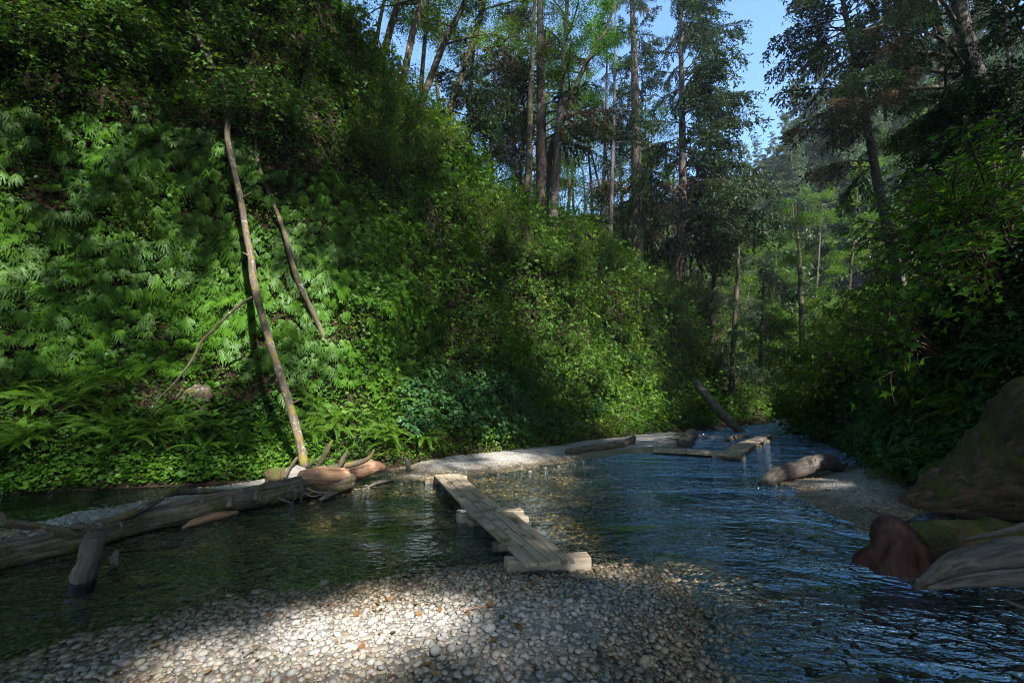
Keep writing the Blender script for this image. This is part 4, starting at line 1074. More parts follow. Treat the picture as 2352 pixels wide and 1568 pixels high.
for k_, (dx, dz, l_) in enumerate(((.25, .12, 2), (-.2, .1, 7), (.3, .2, 9), (-.16, .14, 12))):
    b_ = np.array(pA[l_]) - pA[0]
    part(alder, 'branch_stub', [b_, b_ + [dx * .5, -.04, dz * .5], b_ + [dx, -.06, dz]], [.03, .02, .009], 'alderbark', 7)
BR = [(580, 682), (560, 694), (525, 722), (490, 758), (462, 785), (440, 828), (415, 862), (390, 890), (365, 915), (345, 955)]
i0 = 5
pB = [at(u, v, pA[i0][1] - .02 - .06 * k) for k, (u, v) in enumerate(BR)]
for k in range(2, len(pB)):
    h = hit(*BR[k])
    if h is not None and h[0][1] - .45 < pB[k][1]: pB[k] = at(*BR[k], h[0][1] - .45)
part(alder, 'broken_branch', np.array(pB) - pA[0], [.032, .034, .034, .032, .030, .028, .025, .022, .018, .009], 'mossbark', 8, .1, 9)
BT = [(752, 800), (742, 770), (713, 705), (684, 643), (666, 582), (650, 525), (625, 460), (600, 400), (590, 350), (585, 300)]
pT = []
for _k, (u, v) in enumerate(BT):
    h = hit(u, v); pT.append(at(u, v, h[0][1] - (.3 if 1 < _k < 6 else .1) if h else 13))
wood('leaning_tree', 'second thinner trunk leaning on the wall, partly hidden by ferns', 'tree', pT, [.05, .066, .07, .07, .066, .062, .058, .052, .045, .03], 'alderbark', 12, .12, 6, 9)

def gpt(u, vb, r, lift=.75): return G(u, vb) + np.array([0, r * .7, r * lift])
big = [(-200, 1352, .125), (0, 1302, .13), (150, 1268, .14), (300, 1226, .155), (450, 1193, .17), (600, 1160, .185), (700, 1142, .20), (760, 1134, .20), (792, 1126, .19)]
pl = [gpt(u, v, r) for u, v, r in big]
biglog = empty('fallen_log', 'long grey fallen log with mossy flank lying along the stream edge', 'log', None, Matrix.Translation(pl[4]))
o4 = np.array(pl[4])
part(biglog, 'log_trunk', np.array(pl) - o4, [b[2] for b in big], 'log', 30, .17, 3.6, 5, ridges=.11)
br = [at(u, v, G(u, vb)[1]) for u, v, vb in ((690, 1096, 1138), (720, 1100, 1138), (752, 1102, 1134), (790, 1097, 1126), (797, 1093, 1124))]
part(biglog, 'root_end', np.array(br) - o4 + [0, -.03, .02], [.10, .17, .19, .17, .11], 'redlog', 16, .22, 5, 8, ridges=.1)
def spike(px, Y, radii, mat='mossbark', nm='root_spike'):
    return part(biglog, nm, np.array([at(u, v, Y + .05 * k) for k, (u, v) in enumerate(px)]) - o4, radii, mat, 9, .15, 14, 3)
Yr = G(740, 1135)[1] + .15
spike([(716, 1092), (730, 1070), (748, 1040), (757, 1022), (764, 1010)], Yr, [.06, .05, .045, .04, .012])
spike([(766, 1092), (778, 1074), (788, 1052), (799, 1034)], Yr + .05, [.055, .05, .045, .022])
spike([(704, 1075), (716, 1064), (729, 1050)], Yr + .1, [.035, .026, .01])
spike([(722, 1084), (760, 1074), (799, 1068), (828, 1060), (846, 1052), (856, 1040), (858, 1032)], Yr + .25, [.055, .055, .055, .05, .042, .034, .026], 'alderbark', 'curved_root')
spike([(652, 1098), (662, 1082), (674, 1062), (683, 1050)], Yr + .25, [.04, .035, .032, .03], 'alderbark', 'prop_root')
for px, r in (([(636, 1143), (655, 1150), (675, 1156), (697, 1160)], .026), ([(692, 1115), (695, 1130), (690, 1154)], .022), ([(706, 1122), (728, 1130), (762, 1134)], .014), ([(700, 1130), (716, 1140), (738, 1136), (752, 1138)], .012), ([(655, 1130), (640, 1144), (612, 1154)], .016), ([(672, 1118), (680, 1140), (668, 1156)], .014)):
    spike(px, G(690, 1158)[1] + .02, np.linspace(r, r * .4, len(px)), 'drift', 'twig')
spike([(222, 1226), (212, 1262), (200, 1300), (192, 1335), (186, 1362)], G(187, 1349)[1] + .02, [.075, .09, .095, .095, .09], 'drift', 'leg_stub')
for u, v, r in ((525, 1156, .05), (585, 1140, .045), (470, 1158, .05), (648, 1112, .03)):
    spike([(u, v + 10), (u + 2, v - 4), (u + 5, v - 16)], G(u, v + 38)[1] + .12, [r, r * .8, r * .4], 'drift', 'knot_stub')

bb = [(-40, 1160), (0, 1184), (12, 1198), (80, 1210), (155, 1223), (173, 1226), (230, 1205), (306, 1177), (367, 1144), (382, 1131), (450, 1128), (510, 1129), (556, 1128)]
pb = []
for k, (u, v) in enumerate(bb):
    yb = np.interp(u, [b[0] for b in big], [G(b[0], b[1])[1] for b in big])
    pb.append(at(u, v, yb + (-.09 if u < 340 else .02 if u < 400 else .3)))
fb = wood('fallen_branch', 'crooked bare branch lying across the long fallen log', 'branch', pb, [.03, .036, .04, .042, .055, .06, .052, .048, .05, .055, .045, .04, .03], 'alderbark', 11, .12, 9, 6)
part(fb, 'burl', [at(165, 1208, pb[5][1] - .03), at(184, 1206, pb[5][1] - .03), at(200, 1208, pb[5][1])], [.03, .045, .02], 'drift', 8)
part(fb, 'side_twig', [at(368, 1143, pb[8][1]), at(360, 1130, pb[8][1]), at(352, 1118, pb[8][1])], [.02, .014, .006], 'mossbark', 6)
def simple(name, label, cat, px, radii, mat, vb=None, lift=.5, dy=0, **k):
    P = []
    for i, (u, v) in enumerate(px):
        Y = (G(u, v)[1] if vb is None else np.interp(i, [0, len(px) - 1], [G(u, b)[1] for b in vb])) + dy
        P.append(at(u, v, Y) + [0, 0, radii[i] * lift])
    return wood(name, label, cat, P, radii, mat, **k)
simple('driftwood', 'split pale driftwood piece half in the water under the long log', 'driftwood', [(418, 1214), (450, 1204), (500, 1190), (546, 1178)], [.02, .055, .06, .025], 'redlog', rough=.2)
simple('driftwood', 'flat tapering driftwood splinter at the gravel edge beside the plank bridge', 'driftwood', [(844, 1121), (862, 1113), (885, 1108), (905, 1103)], [.012, .05, .055, .012], 'drift', flat=.5)
simple('driftwood', 'small dark wood chunk in the water below the broken root end', 'driftwood', [(735, 1150), (758, 1140), (784, 1126)], [.03, .055, .02], 'log')
simple('driftwood', 'little forked stick poking out of the water beside the leg of the log', 'driftwood', [(266, 1300), (262, 1282), (270, 1262)], [.03, .035, .015], 'drift', lift=0, vb=(1302, 1302))
simple('rotten_log', 'short mossy log with a red rotten side behind the curved root', 'log', [(790, 1096), (820, 1088), (850, 1082), (880, 1078)], [.15, .17, .16, .10], 'redlog', rough=.2, vb=(1112, 1100))
simple('tree_stub', 'small upright weathered stub at the end of the sunlit fern bed', 'stump', [(938, 1083), (936, 1066), (932, 1052)], [.055, .05, .03], 'drift', vb=(1085, 1085))
def boulder(name, label, cat, c, s, mat, seed, amp=.25):
    t = [math.pi * i / 18 for i in range(19)]
    V = np.array([(math.sin(a) * math.cos(b), math.sin(a) * math.sin(b), math.cos(a)) for a in t for b in np.linspace(0, 2 * math.pi, 24, endpoint=False)])
    V = V * (1 + amp * vnoise(V, 1.6, seed) + amp * .4 * vnoise(V, 4, seed))[:, None]
    F = []
    for i in range(18):
        for j in range(24):
            a, b, c_, d = i * 24 + j, i * 24 + (j + 1) % 24, (i + 1) * 24 + (j + 1) % 24, (i + 1) * 24 + j
            F += [(a, d, c_), (a, c_, b)]
    V = V * np.array(s) + np.array(c)
    return tag(link(name, mesh_from(name, V, F, M[mat], True, {'rnd': np.full(len(V), .52), 'tuv': V})), label, cat)
boulder('boulder', 'pale sunlit boulder behind the foot of the leaning alder', 'rock', at(678, 1088, Yr + .5), (.2, .17, .15), 'stone', 3)
boulder('root_wad', 'brown tangled root clod beside the pale boulder', 'root', at(638, 1096, Yr + .45), (.22, .2, .16), 'bigmoss', 5, .4)
h = hit(428, 905)
boulder('mossy_mound', 'mossy rounded stump mound showing through the leaf carpet', 'stump', h[0] + np.array([0, .12, -.12]), (.46, .26, .28), 'mossbark', 8, .4)

simple('stream_log', 'weathered log with a knobbed end resting on the far gravel strip', 'log', [(1306, 1039), (1340, 1034), (1390, 1026), (1430, 1020), (1450, 1012)], [.13, .15, .15, .16, .13], 'log', vb=(1050, 1026), lift=0)
simple('log_knob', 'upright knob of wood at the end of the far gravel log', 'stump', [(1444, 1022), (1452, 1010), (1458, 1000)], [.15, .14, .06], 'drift', vb=(1028, 1028), lift=0)
simple('stream_log', 'short stout log pointing at the viewer beside the far footbridge', 'log', [(1572, 1018), (1580, 1008), (1588, 998)], [.26, .27, .25], 'drift', vb=(1028, 1014), lift=0)
simple('driftwood', 'twisted root beside the stout log at the far footbridge', 'driftwood', [(1524, 1018), (1534, 1012), (1552, 1014), (1570, 1016)], [.04, .08, .09, .1], 'drift')
simple('stream_log', 'low long driftwood log lying behind the stout log', 'log', [(1480, 1006), (1540, 1003), (1600, 1006), (1690, 1009)], [.09, .12, .12, .06], 'log', dy=1.5)
simple('driftwood', 'short driftwood chunk in the shallows near the foot of the leaning log', 'driftwood', [(1668, 1013), (1690, 1008), (1716, 1004)], [.08, .13, .09], 'log')
pL = [at(1600, 880, 29.5), at(1640, 930, 28.0), at(1680, 972, 26.8), at(1716, 1004, 26.0)]
wood('leaning_log', 'grey log slanting down the bank into the water by the far footbridge', 'log', pL, [.25, .26, .25, .17], 'log', seed=7)
simple('driftwood_log', 'smooth grey driftwood log arching over the small gravel bar', 'log', [(1752, 1112), (1775, 1096), (1800, 1084), (1840, 1074), (1883, 1062), (1908, 1062), (1928, 1076)], [.09, .14, .17, .18, .19, .18, .12], 'drift', vb=(1114, 1088), lift=0, rough=.12)
pM = [at(2046, 1192, 7.6), at(2080, 1178, 7.5), at(2150, 1152, 7.2), at(2240, 1128, 6.9), at(2352, 1092, 6.6), at(2480, 1040, 6.2), at(2720, 930, 5.4)]
fm = wood('fallen_tree', 'huge mossy fallen trunk with a splintered end resting on the shaded bank', 'log', pM, [.05, .16, .33, .54, .84, 1.02, 1.1], 'bigmoss', 30, .05, 2.0, 3, ridges=.10)
pS = [at(2056, 1345, 4.75), at(2056, 1310, 4.78), at(2058, 1270, 4.8), at(2052, 1230, 4.85), at(2046, 1200, 4.9), at(2044, 1188, 4.92)]
fs = wood('red_stump', 'reddish rotten stump standing in the dark water', 'stump', pS, [.36, .33, .28, .20, .13, .09], 'redstump', 30, .17, 4.0, 12, ridges=.14)
part(fs, 'shoulder', [at(2090, 1350, 4.8), at(2092, 1310, 4.85), at(2100, 1275, 4.9), at(2112, 1255, 4.95)], [.28, .26, .19, .08], 'redstump', 24, .16, 4, ridges=.14)
part(fs, 'log_trunk', [at(2080, 1252, 4.9), at(2160, 1240, 5.3), at(2260, 1240, 5.6), at(2380, 1236, 5.8)], [.18, .20, .22, .2], 'bigmoss', 14, .2, 3)
pD = [at(2098, 1352, 4.1), at(2140, 1330, 4.1), at(2200, 1305, 4.1), at(2280, 1290, 4.1), at(2352, 1280, 4.1), at(2460, 1275, 4.05)]
fd = wood('driftwood_root', 'grey grooved driftwood root with a pointed end lying in the stream edge', 'driftwood', pD, [.02, .07, .115, .15, .16, .16], 'drift', 20, .10, 3, 15, ridges=.16)
part(fd, 'split_prong', [at(2130, 1352, 4.0), at(2200, 1338, 3.95), at(2290, 1328, 3.9), at(2420, 1322, 3.9)], [.015, .045, .06, .08], 'drift', 10, .1, 5, ridges=.12)
part(fm, 'broken_end', np.array(pM[:4]) + [0, -.012, .012], np.array([.05, .175, .34, .50]), 'rawwood', 34, .10, 5.0, 7, ridges=.2)
wood('bare_branch', 'thin bare branch above the grooved driftwood root', 'branch', [at(2213, 1240, 4.9), at(2262, 1230, 4.85), at(2310, 1220, 4.8), at(2400, 1190, 4.75)], [.014, .026, .03, .035], 'drift', 8)
wood('fallen_stick', 'thin dark stick under the grooved driftwood root', 'branch', [at(2310, 1378, 3.6), at(2340, 1392, 3.5), at(2390, 1405, 3.4)], [.012, .015, .016], 'log', 7)

# ------------------------------------------------------------------ plank footbridges
def board(geo, p00, p01, p10, p11, th, idx, n=14, bev=.008):
    """plank between near end p00-p01 and far end p10-p11 (top corners), thickness th"""
    p00, p01, p10, p11 = map(np.array, (p00, p01, p10, p11))
    Ln = np.linalg.norm(p10 - p00); Wd = np.linalg.norm(p01 - p00)
    prof = [(0, -th), (0, -bev), (bev / Wd, 0), (1 - bev / Wd, 0), (1, -bev), (1, -th)]
    V, T = [], []
    for k in range(n + 1):
        t = k / n; a = p00 + (p10 - p00) * t; b = p01 + (p11 - p01) * t
        wob = 0.0
        for x, z in prof:
            V.append(a + (b - a) * x + np.array([0, 0, z + wob])); T.append((t * Ln, x * Wd + idx * .7, idx * 1.37 + z))
    F = []; m = len(prof)
    for k in range(n):
        for j in range(m):
            a, b = k * m + j, k * m + (j + 1) % m
            F += [(a, b, b + m), (a, b + m, a + m)]
    for k0 in (0, n):
        for j in range(1, m - 1):
            f = (k0 * m, k0 * m + j + 1, k0 * m + j); F.append(f if k0 == 0 else f[::-1])
    geo.add(np.array(V), F, rng.random(), np.array(T))
def deck(parent, org, nl, nr, fl, fr, z, th, nb, z2=None, gap=.006, jag=.0):
    NL, NR, FL, FR = G(*nl, z), G(*nr, z), G(*fl, z2 or z), G(*fr, z2 or z)
    for k in range(nb):
        a, b = k / nb, (k + 1) / nb
        w = np.linalg.norm(NR - NL); e = gap / w / 2
        j = rng.normal(0, jag); ax = norm(FL - NL)
        g = Geo()
        zz = np.array([0, 0, rng.normal(0, .0025)])
        board(g, NL + (NR - NL) * (a + e) + ax * j + zz, NL + (NR - NL) * (b - e) + ax * j + zz, FL + (FR - FL) * (a + e) + zz, FL + (FR - FL) * (b - e) + zz, th, rng.integers(0, 40))
        V, F, A = g.arrays()
        link('plank', mesh_from('plank', V - org, F, M['plank'], False, {'rnd': A, 'tuv': np.vstack(g.T)}), parent)
def sill(parent, org, a, b, dep, hgt, name='sill'):
    """squared timber whose top front edge runs from a to b"""
    a, b = np.array(a), np.array(b); d = norm(b - a); back = np.array([-d[1], d[0], 0]) * dep
    g = Geo(); board(g, a - org, a + back - org, b - org, b + back - org, hgt, rng.integers(0, 40), 8, .018)
    V, F, A = g.arrays()
    V = V + .012 * np.stack([vnoise(V, 6, 1), vnoise(V, 6, 2), vnoise(V, 6, 3)], -1)
    return link(name, mesh_from(name, V, F[:, ::-1], M['plank'], False, {'rnd': A, 'tuv': np.vstack(g.T)}), parent)
ZB = .165
org = G(1150, 1200, ZB)
br1 = empty('plank_footbridge', 'weathered plank footbridge with wet footprints crossing the shallow stream', 'footbridge', None, Matrix.Translation(org))
deck(br1, org, (1208, 1294), (1321, 1285), (1080, 1178), (1178, 1173), ZB, .032, 4, jag=.004)
deck(br1, org, (1081, 1179), (1164, 1174), (996, 1090), (1056, 1087), ZB, .032, 3, jag=.004, z2=.155)
zt = ZB - .036
def top(u, v): return G(u, v, zt)
sill(br1, org, G(1164, 1289, zt), G(1357, 1279, zt), .17, .17)
sill(br1, org, G(1054, 1183, zt - .03), G(1204, 1170, zt - .03), .16, .22)
sill(br1, org, G(1078, 1196, zt - .06), G(1216, 1186, zt - .06), .15, .22)
sill(br1, org, G(977, 1097, .115), G(1074, 1093, .115), .2, .2)
sill(br1, org, G(1134, 1246, zt - .04), G(1250, 1240, zt - .04), .06, .2, 'brace')
org2 = G(1690, 1030, .19)
br2 = empty('plank_footbridge', 'far dark footbridge of planks turning a corner over the stream', 'footbridge', None, Matrix.Translation(org2))
deck(br2, org2, (1500, 1033), (1648, 1041), (1501, 1027), (1659, 1035), .14, .07, 2)
deck(br2, org2, (1646, 1040), (1702, 1043), (1690, 1018), (1735, 1019), .19, .07, 3, jag=.03)
deck(br2, org2, (1688, 1019), (1733, 1020), (1747, 998), (1774, 998), .19, .07, 3, jag=.03)
for a, b in (((1636, 1043), (1712, 1045)), ((1680, 1021), (1750, 1022)), ((1722, 1010), (1768, 1010)), ((1740, 1001), (1790, 1001))):
    sill(br2, org2, G(*a, .11), G(*b, .11), .25, .3)

# ------------------------------------------------------------------ stones
def ico(sub):
    import bmesh
    bm = bmesh.new(); bmesh.ops.create_icosphere(bm, subdivisions=sub, radius=1)
    V = np.array([v.co[:] for v in bm.verts]); F = np.array([[v.index for v in f.verts] for f in bm.faces]); bm.free()
    return V, F
def pebbles(name, n, yr, size, sub, sink, label, umin=-150, umax=W + 150, wmin=-.30):
    V0, F0 = ico(sub)
    shapes = [V0 * (1 + .16 * vnoise(V0, 1.1, k) + .06 * vnoise(V0, 2.3, k))[:, None] * np.array([1, rng.uniform(.68, .95), rng.uniform(.42, .62)]) for k in range(6)]
    def keep(c):
        u, v, f = proj(c)
        return (f > .3) * (u > umin) * (u < umax) * (v < H + 150) * (c[:, 1] > yr[0]) * (c[:, 1] < yr[1]) * (c[:, 2] > wmin) * np.where((c[:, 1] > 6.3) & (c[:, 2] > -.02), .7, 1)
    P, nn = sample_surface(bedV, bedF, n, keep)
    s = size * np.exp(np.minimum(rng.normal(0, .42, n), .75)); s *= np.where(P[:, 2] < -.01, 1.15, 1.0)
    # bigger stones toward the water's edge, gritty fines up on the bar
    s *= np.clip(1.15 - 1.6 * np.clip(P[:, 2] - .05, 0, .2), .7, 1.2)
    s *= np.where((P[:, 1] > 6.3) & (P[:, 2] > -.03), .45, 1)
    a = rng.uniform(0, 2 * math.pi, n)
    up = norm(np.column_stack([rng.normal(0, .22, n), rng.normal(0, .22, n), np.ones(n)]))
    Rm = frames(up, np.column_stack([np.cos(a), np.sin(a), np.zeros(n)])) * s[:, None, None]
    off = P + np.array([0, 0, 1]) * (s * sink)[:, None]
    g = Geo(); idx = rng.integers(0, 6, n); tone = rng.random(n)
    for k in range(6):
        q = idx == k
        g.add(*replicate(shapes[k], F0, Rm[q], off[q], tone[q]))
    o = link(name, g.mesh(name, M['stone'], True)); tag(o, label, 'gravel', kind='stuff')
    return P, s
pebbles('gravel', 38000, (2.2, 6.2), .0155, 2 if False else 1, .25, 'loose rounded pebbles of the gravel bar and stream bed')
pebbles('stream_gravel', 22000, (5.8, 14), .030, 1, .15, 'pebbles on the bed of the shallow stream')
# single larger stones that stand out
SV, SF = ico(3)
STS = [('large pale stone at the water edge of the gravel bar', (742, 1346)), ('pale grey stone beside the near sill of the plank bridge', (1190, 1375)), ('dark rock breaking the water upstream of the plank bridge', (1412, 1242)), ('small dark rock alone in the rippling stream', (1372, 1152)), ('flat pale stone in the sunlit shallows beside the bridge', (1306, 1226)), ('tan rounded stone at the tip of the near sill', (1372, 1312)), ('grey oval stone in the water beside the gravel bar', (1202, 1305)), ('white stone far out in the stream below the far gravel log', (1424, 1074)), ('pale stone in the dark shallows near the leg of the log', (252, 1410)), ('tan stone under the dark water by the log', (283, 1372)), ('big grey-brown stone on the gravel bar', (1120, 1420)), ('dark oval stone on the gravel bar below the bridge', (1127, 1448)), ('pale stone on the bare sunlit gravel', (1000, 1500)), ('round brown stone near the shaded gravel', (1480, 1525)), ('tan stone glinting in the sunlit rapid', (1690, 1330)), ('long stone under the blue rapid', (1740, 1350)), ('flat pale stone under the blue rapid', (2240, 1430)), ('rust-coloured stone at the shallow edge', (1016, 1302))]
for k, (lab, (u, v)) in enumerate(STS):
    p = G(u, v, .0); z = bed_z(p[None, :2])[0]; p = G(u, v, max(z, -.1)); d = p[1]
    s = (.040 if d < 7 else .08) * rng.uniform(.9, 1.3) * (.8 if 'small' in lab else 1.15 if ('large' in lab or 'big' in lab) else 1)
    V = SV * (1 + .2 * vnoise(SV, 1.1, k) + .05 * vnoise(SV, 3, k))[:, None] * np.array([1, .75, .6]) * s
    o = link('river_stone', mesh_from('river_stone', V, SF, M['stone'], True, {'rnd': np.full(len(V), .82 if 'dark' in lab else .93 if 'rust' in lab else .66 if ('tan' in lab or 'brown' in lab) else .36), 'tuv': V}))
    o.location = p + [0, 0, s * .32]; o.rotation_euler = (rng.normal(0, .15), rng.normal(0, .15), rng.uniform(0, 6))
    tag(o, lab, 'stone')

# ------------------------------------------------------------------ unseen canopy added behind and above the viewer, gaps shaped into sun patches
LIT = [  # u, v, half width, half height, turn (deg), amount of sun
 (560, 705, 120, 75, -10, 1), (430, 650, 120, 34, 10, .7), (520, 790, 60, 60, 0, .9), (770, 770, 110, 75, 30, .85), (860, 700, 70, 60, 20, .6), (830, 950, 160, 80, 10, 1), (905, 1040, 50, 30, 0, 1), (720, 1065, 90, 45, 0, 1), (640, 1085, 60, 30, 0, .9),
 (25, 620, 60, 60, 0, .7), (70, 525, 60, 24, 0, .5), (90, 130, 110, 60, 30, .35), (310, 400, 80, 22, 20, .35), (215, 320, 40, 20, 0, .5), (150, 800, 80, 20, 0, .25), (430, 905, 70, 35, 0, .8), (300, 870, 90, 22, 0, .3), (430, 1095, 130, 25, 0, .5), (200, 1070, 160, 25, 0, .3), (300, 735, 130, 30, 0, .22),
 (575, 560, 26, 70, 0, .9), (545, 420, 20, 60, 0, .5), (690, 1000, 14, 60, 20, .8), (655, 890, 12, 50, 20, .5), (710, 690, 20, 60, 30, .8),
 (1225, 700, 45, 130, -10, .8), (1270, 800, 50, 90, 10, .7), (1340, 830, 60, 110, 0, .85), (1440, 860, 80, 90, 0, .8), (1440, 945, 70, 45, 0, 1), (1400, 690, 110, 70, 0, .6), (1310, 560, 110, 60, 20, .6), (1200, 540, 70, 50, 20, .5), (1510, 620, 90, 60, 10, .8), (1620, 650, 90, 40, 0, .8), (1560, 730, 90, 50, 0, .5), (1650, 760, 70, 60, 0, .5), (1730, 780, 40, 70, 0, .6), (1745, 930, 22, 40, 0, .9), (1100, 480, 90, 50, 30, .7), (1050, 370, 80, 50, 30, .7), (960, 330, 60, 40, 30, .4), (720, 40, 80, 40, 0, .5), (880, 580, 60, 40, 0, .3),
 (1165, 1050, 60, 16, 18, .9), (1240, 1085, 70, 8, 22, .8), (1145, 1112, 45, 11, 15, .8), (1300, 1222, 75, 34, 20, 1), (1230, 1210, 50, 60, 30, .85), (1150, 1180, 60, 40, 40, .5), (1040, 1110, 40, 30, 40, .5), (1300, 1280, 60, 25, 0, .6), (1385, 1300, 80, 26, 10, .8),
 (880, 1440, 210, 80, -15, 1), (720, 1490, 220, 90, -15, .9), (560, 1550, 260, 80, -10, .85), (1010, 1410, 110, 60, 0, .7), (780, 1580, 200, 60, 0, .7), (1180, 1400, 110, 60, 0, .35), (1180, 1500, 150, 60, 0, .3), (1480, 1480, 110, 60, 0, .2),
 (1640, 1345, 110, 36, 18, .9), (1740, 1380, 90, 24, 20, .7), (1500, 1330, 60, 20, 0, .5), (755, 1205, 40, 18, 0, .7), (700, 1300, 60, 30, 0, .2), (470, 1430, 60, 14, 0, .3),
 (2150, 480, 190, 110, -30, .7), (2290, 340, 110, 90, 0, .8), (2000, 580, 100, 60, -30, .7), (1900, 720, 60, 90, 0, .5), (1860, 850, 40, 90, 0, .35), (2200, 640, 120, 40, 0, .3), (2130, 1130, 80, 50, -35, .3), (600, 1265, 130, 35, 0, .35), (900, 1270, 110, 40, 0, .35), (980, 1180, 80, 40, 0, .4), (300, 1370, 120, 30, 0, .25)]
_l = np.array(LIT, float)
def light(u, v):
    out = np.zeros(len(u))
    for a, b, rx, ry, t, s in _l:
        c, q = math.cos(R(t)), math.sin(R(t))
        x = ((u - a) * c + (v - b) * q) / rx; y = (-(u - a) * q + (v - b) * c) / ry
        out = np.maximum(out, s * np.clip(1.5 - 1.0 * np.sqrt(x * x + y * y), 0, 1))
    q = np.column_stack([u, v, np.zeros(len(u))])
    fl = np.clip((vnoise(q, .014, 61) + .5 * vnoise(q, .035, 62)) * 2.6 - 1.0, 0, 1)
    out = np.maximum(out, fl * np.where(u < 1760, np.where(v < 1010, .6, .0), .35))
    rd = np.interp(u, RIDGE[:, 0], RIDGE[:, 1])
    out = np.maximum(out, np.where((v < rd - 10) & (u > 840), .75, 0))
    out = np.maximum(out, np.where((u > 1690) & (v < 930 - (u - 1690) * .9), .75, 0))
    return out
def canopy_targets(n):
    V = np.vstack([LV, RV, bedV]); F = np.vstack([LF, RF + len(LV), bedF + len(LV) + len(RV)])
    def keep(c):
        u, v, f = proj(c)
        return (f > .3) & (u > -500) & (u < W + 400) & (v > -250) & (v < H + 700) & (c[:, 1] < 48) & (c[:, 2] > -.35) & (c[:, 2] < 18)
    return sample_surface(V, F, n, keep)[0]
# map of the land as the sun sees it: which spots should be sunlit
SX = norm(np.cross(SUN, UPZ)); SY = np.cross(SX, SUN)
CELL, GN = .15, 840
pv = []
for V_, F_, k_ in ((LV, LF, 700000), (RV, RF, 300000), (bedV, bedF, 900000)):
    pv.append(sample_surface(V_, F_, k_, lambda c: in_view(c, 300, 260) * (c[:, 1] < 60) * (c[:, 1] > -4) * np.clip(12 / np.linalg.norm(c - CAM, axis=1), .2, 2))[0])
pv = np.vstack(pv)
u_, v_, f_ = proj(pv)
lv_ = light(u_, v_)
def cell(P):
    d = P - np.array([0, 12, 2])
    return np.clip(np.stack([d @ SX, d @ SY], -1) / CELL + GN / 2, 0, GN - 1).astype(int)
ij = cell(pv); dep = pv @ SUN
order = np.argsort(dep)
lm = np.zeros((GN, GN)); lm[ij[order, 0], ij[order, 1]] = lv_[order]        # nearest to the sun wins
def dil(a, n):
    for _ in range(n):
        b = a.copy()
        b[1:] = np.maximum(b[1:], a[:-1]); b[:-1] = np.maximum(b[:-1], a[1:]); b[:, 1:] = np.maximum(b[:, 1:], a[:, :-1]); b[:, :-1] = np.maximum(b[:, :-1], a[:, 1:])
        a = b
    return a
lm1, lm2, lm4 = dil(lm, 1), dil(lm, 2), dil(lm, 9)
P = np.vstack([canopy_targets(95000), sample_surface(bedV, bedF, 22000, lambda c: in_view(c, 500, 300) * (c[:, 1] < 8.5))[0]])
near_ = P[:, 1] < 8.5
ij = cell(P); lit = np.where(near_ & (P[:, 2] < .4), lm1[ij[:, 0], ij[:, 1]], lm2[ij[:, 0], ij[:, 1]])
kp = rng.random(len(P)) > np.clip(lit * 1.08, 0, 1)
P = P[kp]; near_ = (near_ & (P[:, 2] < .4)) if len(near_) == len(P) else (P[:, 1] < 8.5) & (P[:, 2] < .4)
zt_ = rng.uniform(17, 30, len(P))
Q = P + SUN * ((zt_ - P[:, 2]) / SUN[2])[:, None]
nt_ = 7000                                                   # leaf clumps added overhead to shade the tall trunks beyond the crest
P2_ = np.array([at(u__, v__, y__) for u__, v__, y__ in zip(rng.uniform(1130, 1680, nt_), rng.uniform(-100, 620, nt_), rng.uniform(22, 33, nt_))])
P2_ = P2_[vnoise(P2_, .28, 77) > -.25]
Q = np.vstack([Q, P2_ + SUN * rng.uniform(23, 36, len(P2_))[:, None]]); near_ = np.concatenate([near_, np.zeros(len(P2_), bool)])
uq, vq, fq = proj(Q)
ok = ~((fq > 0) & (vq > -260) & (uq > -300) & (uq < W + 300))
Q = Q[ok]; fine_ = near_[ok]
# unseen leaf roof added to cut sky light, clear of the sunlit spots
nd_ = 10000
az_ = rng.uniform(R(70), R(290), nd_); el_ = np.arcsin(rng.uniform(math.sin(R(14)), 1, nd_)); rr_ = rng.uniform(19, 26, nd_)
top_ = rng.random(nd_) < .42                                 # the added roof straight overhead and over the fern wall
az_ = np.where(top_, rng.uniform(0, 2 * math.pi, nd_), az_); el_ = np.where(top_, np.arcsin(rng.uniform(math.sin(R(58)), 1, nd_)), el_)
lf_ = rng.random(nd_) < .1
az_ = np.where(lf_, rng.uniform(R(288), R(335), nd_), az_); el_ = np.where(lf_, rng.uniform(R(50), R(70), nd_), el_)
S_ = np.array([0, 5, 2]) + np.column_stack([np.sin(az_) * np.cos(el_), np.cos(az_) * np.cos(el_), np.sin(el_)]) * rr_[:, None]
us, vs, fs_ = proj(S_); okk = ~((fs_ > 0) & (vs > -260) & (us > -300) & (us < W + 300))
ij = cell(S_); okk &= lm4[ij[:, 0], ij[:, 1]] < .08
S_ = S_[okk]; nQ = len(Q); Q = np.vstack([Q, S_]); n = len(Q)
big_ = np.arange(n) >= nQ; fine_ = np.concatenate([fine_, np.zeros(n - nQ, bool)])
print('canopy clumps', nQ, n)
cx = []
for _ in range(4000):
    c = np.array([rng.uniform(-24, 40), rng.uniform(-26, 12)])
    if c[1] > -3 and abs(c[0]) < 12 + max(c[1], 0) * 1.6: continue
    if any(np.hypot(*(c - q)) < 5.5 for q in cx): continue
    zz = np.linspace(0, 30, 120); q = np.column_stack([np.full(120, c[0]), np.full(120, c[1]), zz])
    ij = cell(q)
    if lm1[ij[:, 0], ij[:, 1]].max() > .25: continue
    cx.append(c)
    if len(cx) == 13: break
cx = np.array(cx)
print('canopy trunks', len(cx))
own = np.argmin(((Q[:, None, :2] - cx[None]) ** 2).sum(-1), 1)
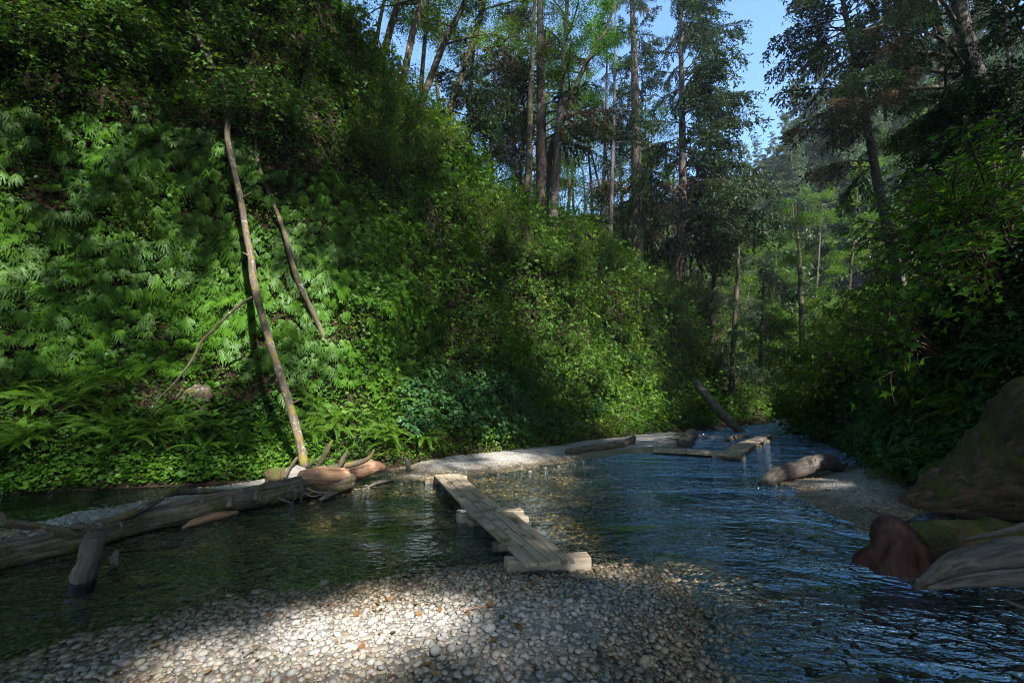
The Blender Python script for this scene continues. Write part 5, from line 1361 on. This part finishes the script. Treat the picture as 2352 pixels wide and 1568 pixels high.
for k in range(len(cx)):
    q = Q[own == k]; qb = big_[own == k]; qf = fine_[own == k]
    if len(q) < 20: continue
    b = np.array([cx[k][0], cx[k][1], drop(*cx[k]) - .3])
    e = empty('added_shade_tree', 'tall forest tree standing behind the viewpoint, shading the canyon', 'tree', 'forest trees behind the viewpoint', Matrix.Translation(b))
    pts = [(0, 0, 0), (.1, .1, 9), (-.1, .2, 18), (.1, 0, 28), (0, 0, 33)]
    w_ = Geo(); w_.add(*tube(catmull(np.array(pts), 1), np.linspace(.45, .06, len(catmull(np.array(pts), 1))), 10)[:2], .5)
    for j in range(0):
        tp = q[rng.integers(len(q))] - b; z0 = max(8, tp[2] - 4)
        w_.add(*tube(np.array([(0, 0, z0), tp * [.5, .5, 0] + [0, 0, (z0 + tp[2]) / 2 + .5], tp]), [.12, .08, .03], 5)[:2], .5)
    link('trunk', w_.mesh('trunk', M['sprucebark'], True), e)
    gq = Geo()
    for q_, m, sp_, sz in ((q[~qb & ~qf], 12, .12, .15), (q[qf], 12, .06, .09), (q[qb], 16, .5, .5)):
        L_ = np.repeat(q_ - b, m, 0) + rng.normal(0, sp_, (len(q_) * m, 3))
        if len(L_): leaves(gq, LEAF, L_, np.repeat((UPZ * .3 + SUN * .7)[None], len(L_), 0), rng.normal(size=(len(L_), 3)), sz, .5, .8)
    link('crown', gq.mesh('crown', M['alder']), e)

# leaf litter on the gravel
Pl_ = sample_surface(bedV, bedF, 150, lambda c: in_view(c, 0, 0) * (c[:, 2] > .04) * (c[:, 1] < 9))[0] + [0, 0, .022]
gl_ = Geo(); leaves(gl_, HEART, Pl_, np.repeat(UPZ[None], len(Pl_), 0), rng.normal(size=(len(Pl_), 3)) * [1, 1, .1], .045, .3, .3)
tag(link('fallen_leaves', gl_.mesh('fallen_leaves', M['deadfern'])), 'scattered dead leaves lying on the gravel bar', 'leaves', kind='stuff')
for k, (a, b) in enumerate((((1070, 1404), (1120, 1398)), ((560, 1500), (600, 1480)), ((1290, 1440), (1330, 1452)), ((980, 1380), (1010, 1391)))):
    p, q = G(*a, .1), G(*b, .1); p[2] = bed_z(p[None, :2])[0] + .025; q[2] = bed_z(q[None, :2])[0] + .03
    wood('stick', ['pale peeled stick on the gravel below the bridge', 'short stick on the sunlit pale gravel', 'thin stick on the damp gravel right below the near sill', 'small stick at the wet edge of the gravel bar'][k], 'stick', [p, (p + q) / 2 + [0, .01, .006], q], [.005, .006, .004], 'redlog' if k == 0 else 'log', 6)

# ------------------------------------------------------------------ thin air between the far trees
hz = bpy.data.materials.new('haze'); hz.use_nodes = True
hn = hz.node_tree.nodes; hn.clear()
pvn = hn.new('ShaderNodeVolumePrincipled'); pvn.inputs['Color'].default_value = (.82, .90, 1, 1); pvn.inputs['Density'].default_value = .0004; pvn.inputs['Anisotropy'].default_value = .2
on = hn.new('ShaderNodeOutputMaterial'); hz.node_tree.links.new(pvn.outputs[0], on.inputs['Volume'])
x0, x1, y0, y1, z0, z1 = -130, 190, -60, 240, -3, 95
Vb = [(x, y, z) for x in (x0, x1) for y in (y0, y1) for z in (z0, z1)]
Fb = [(0, 1, 3), (0, 3, 2), (4, 6, 7), (4, 7, 5), (0, 4, 5), (0, 5, 1), (2, 3, 7), (2, 7, 6), (0, 2, 6), (0, 6, 4), (1, 5, 7), (1, 7, 3)]
tag(link('haze', mesh_from('haze', Vb, Fb, hz)), 'thin bluish air filling the canyon', 'haze', kind='stuff')
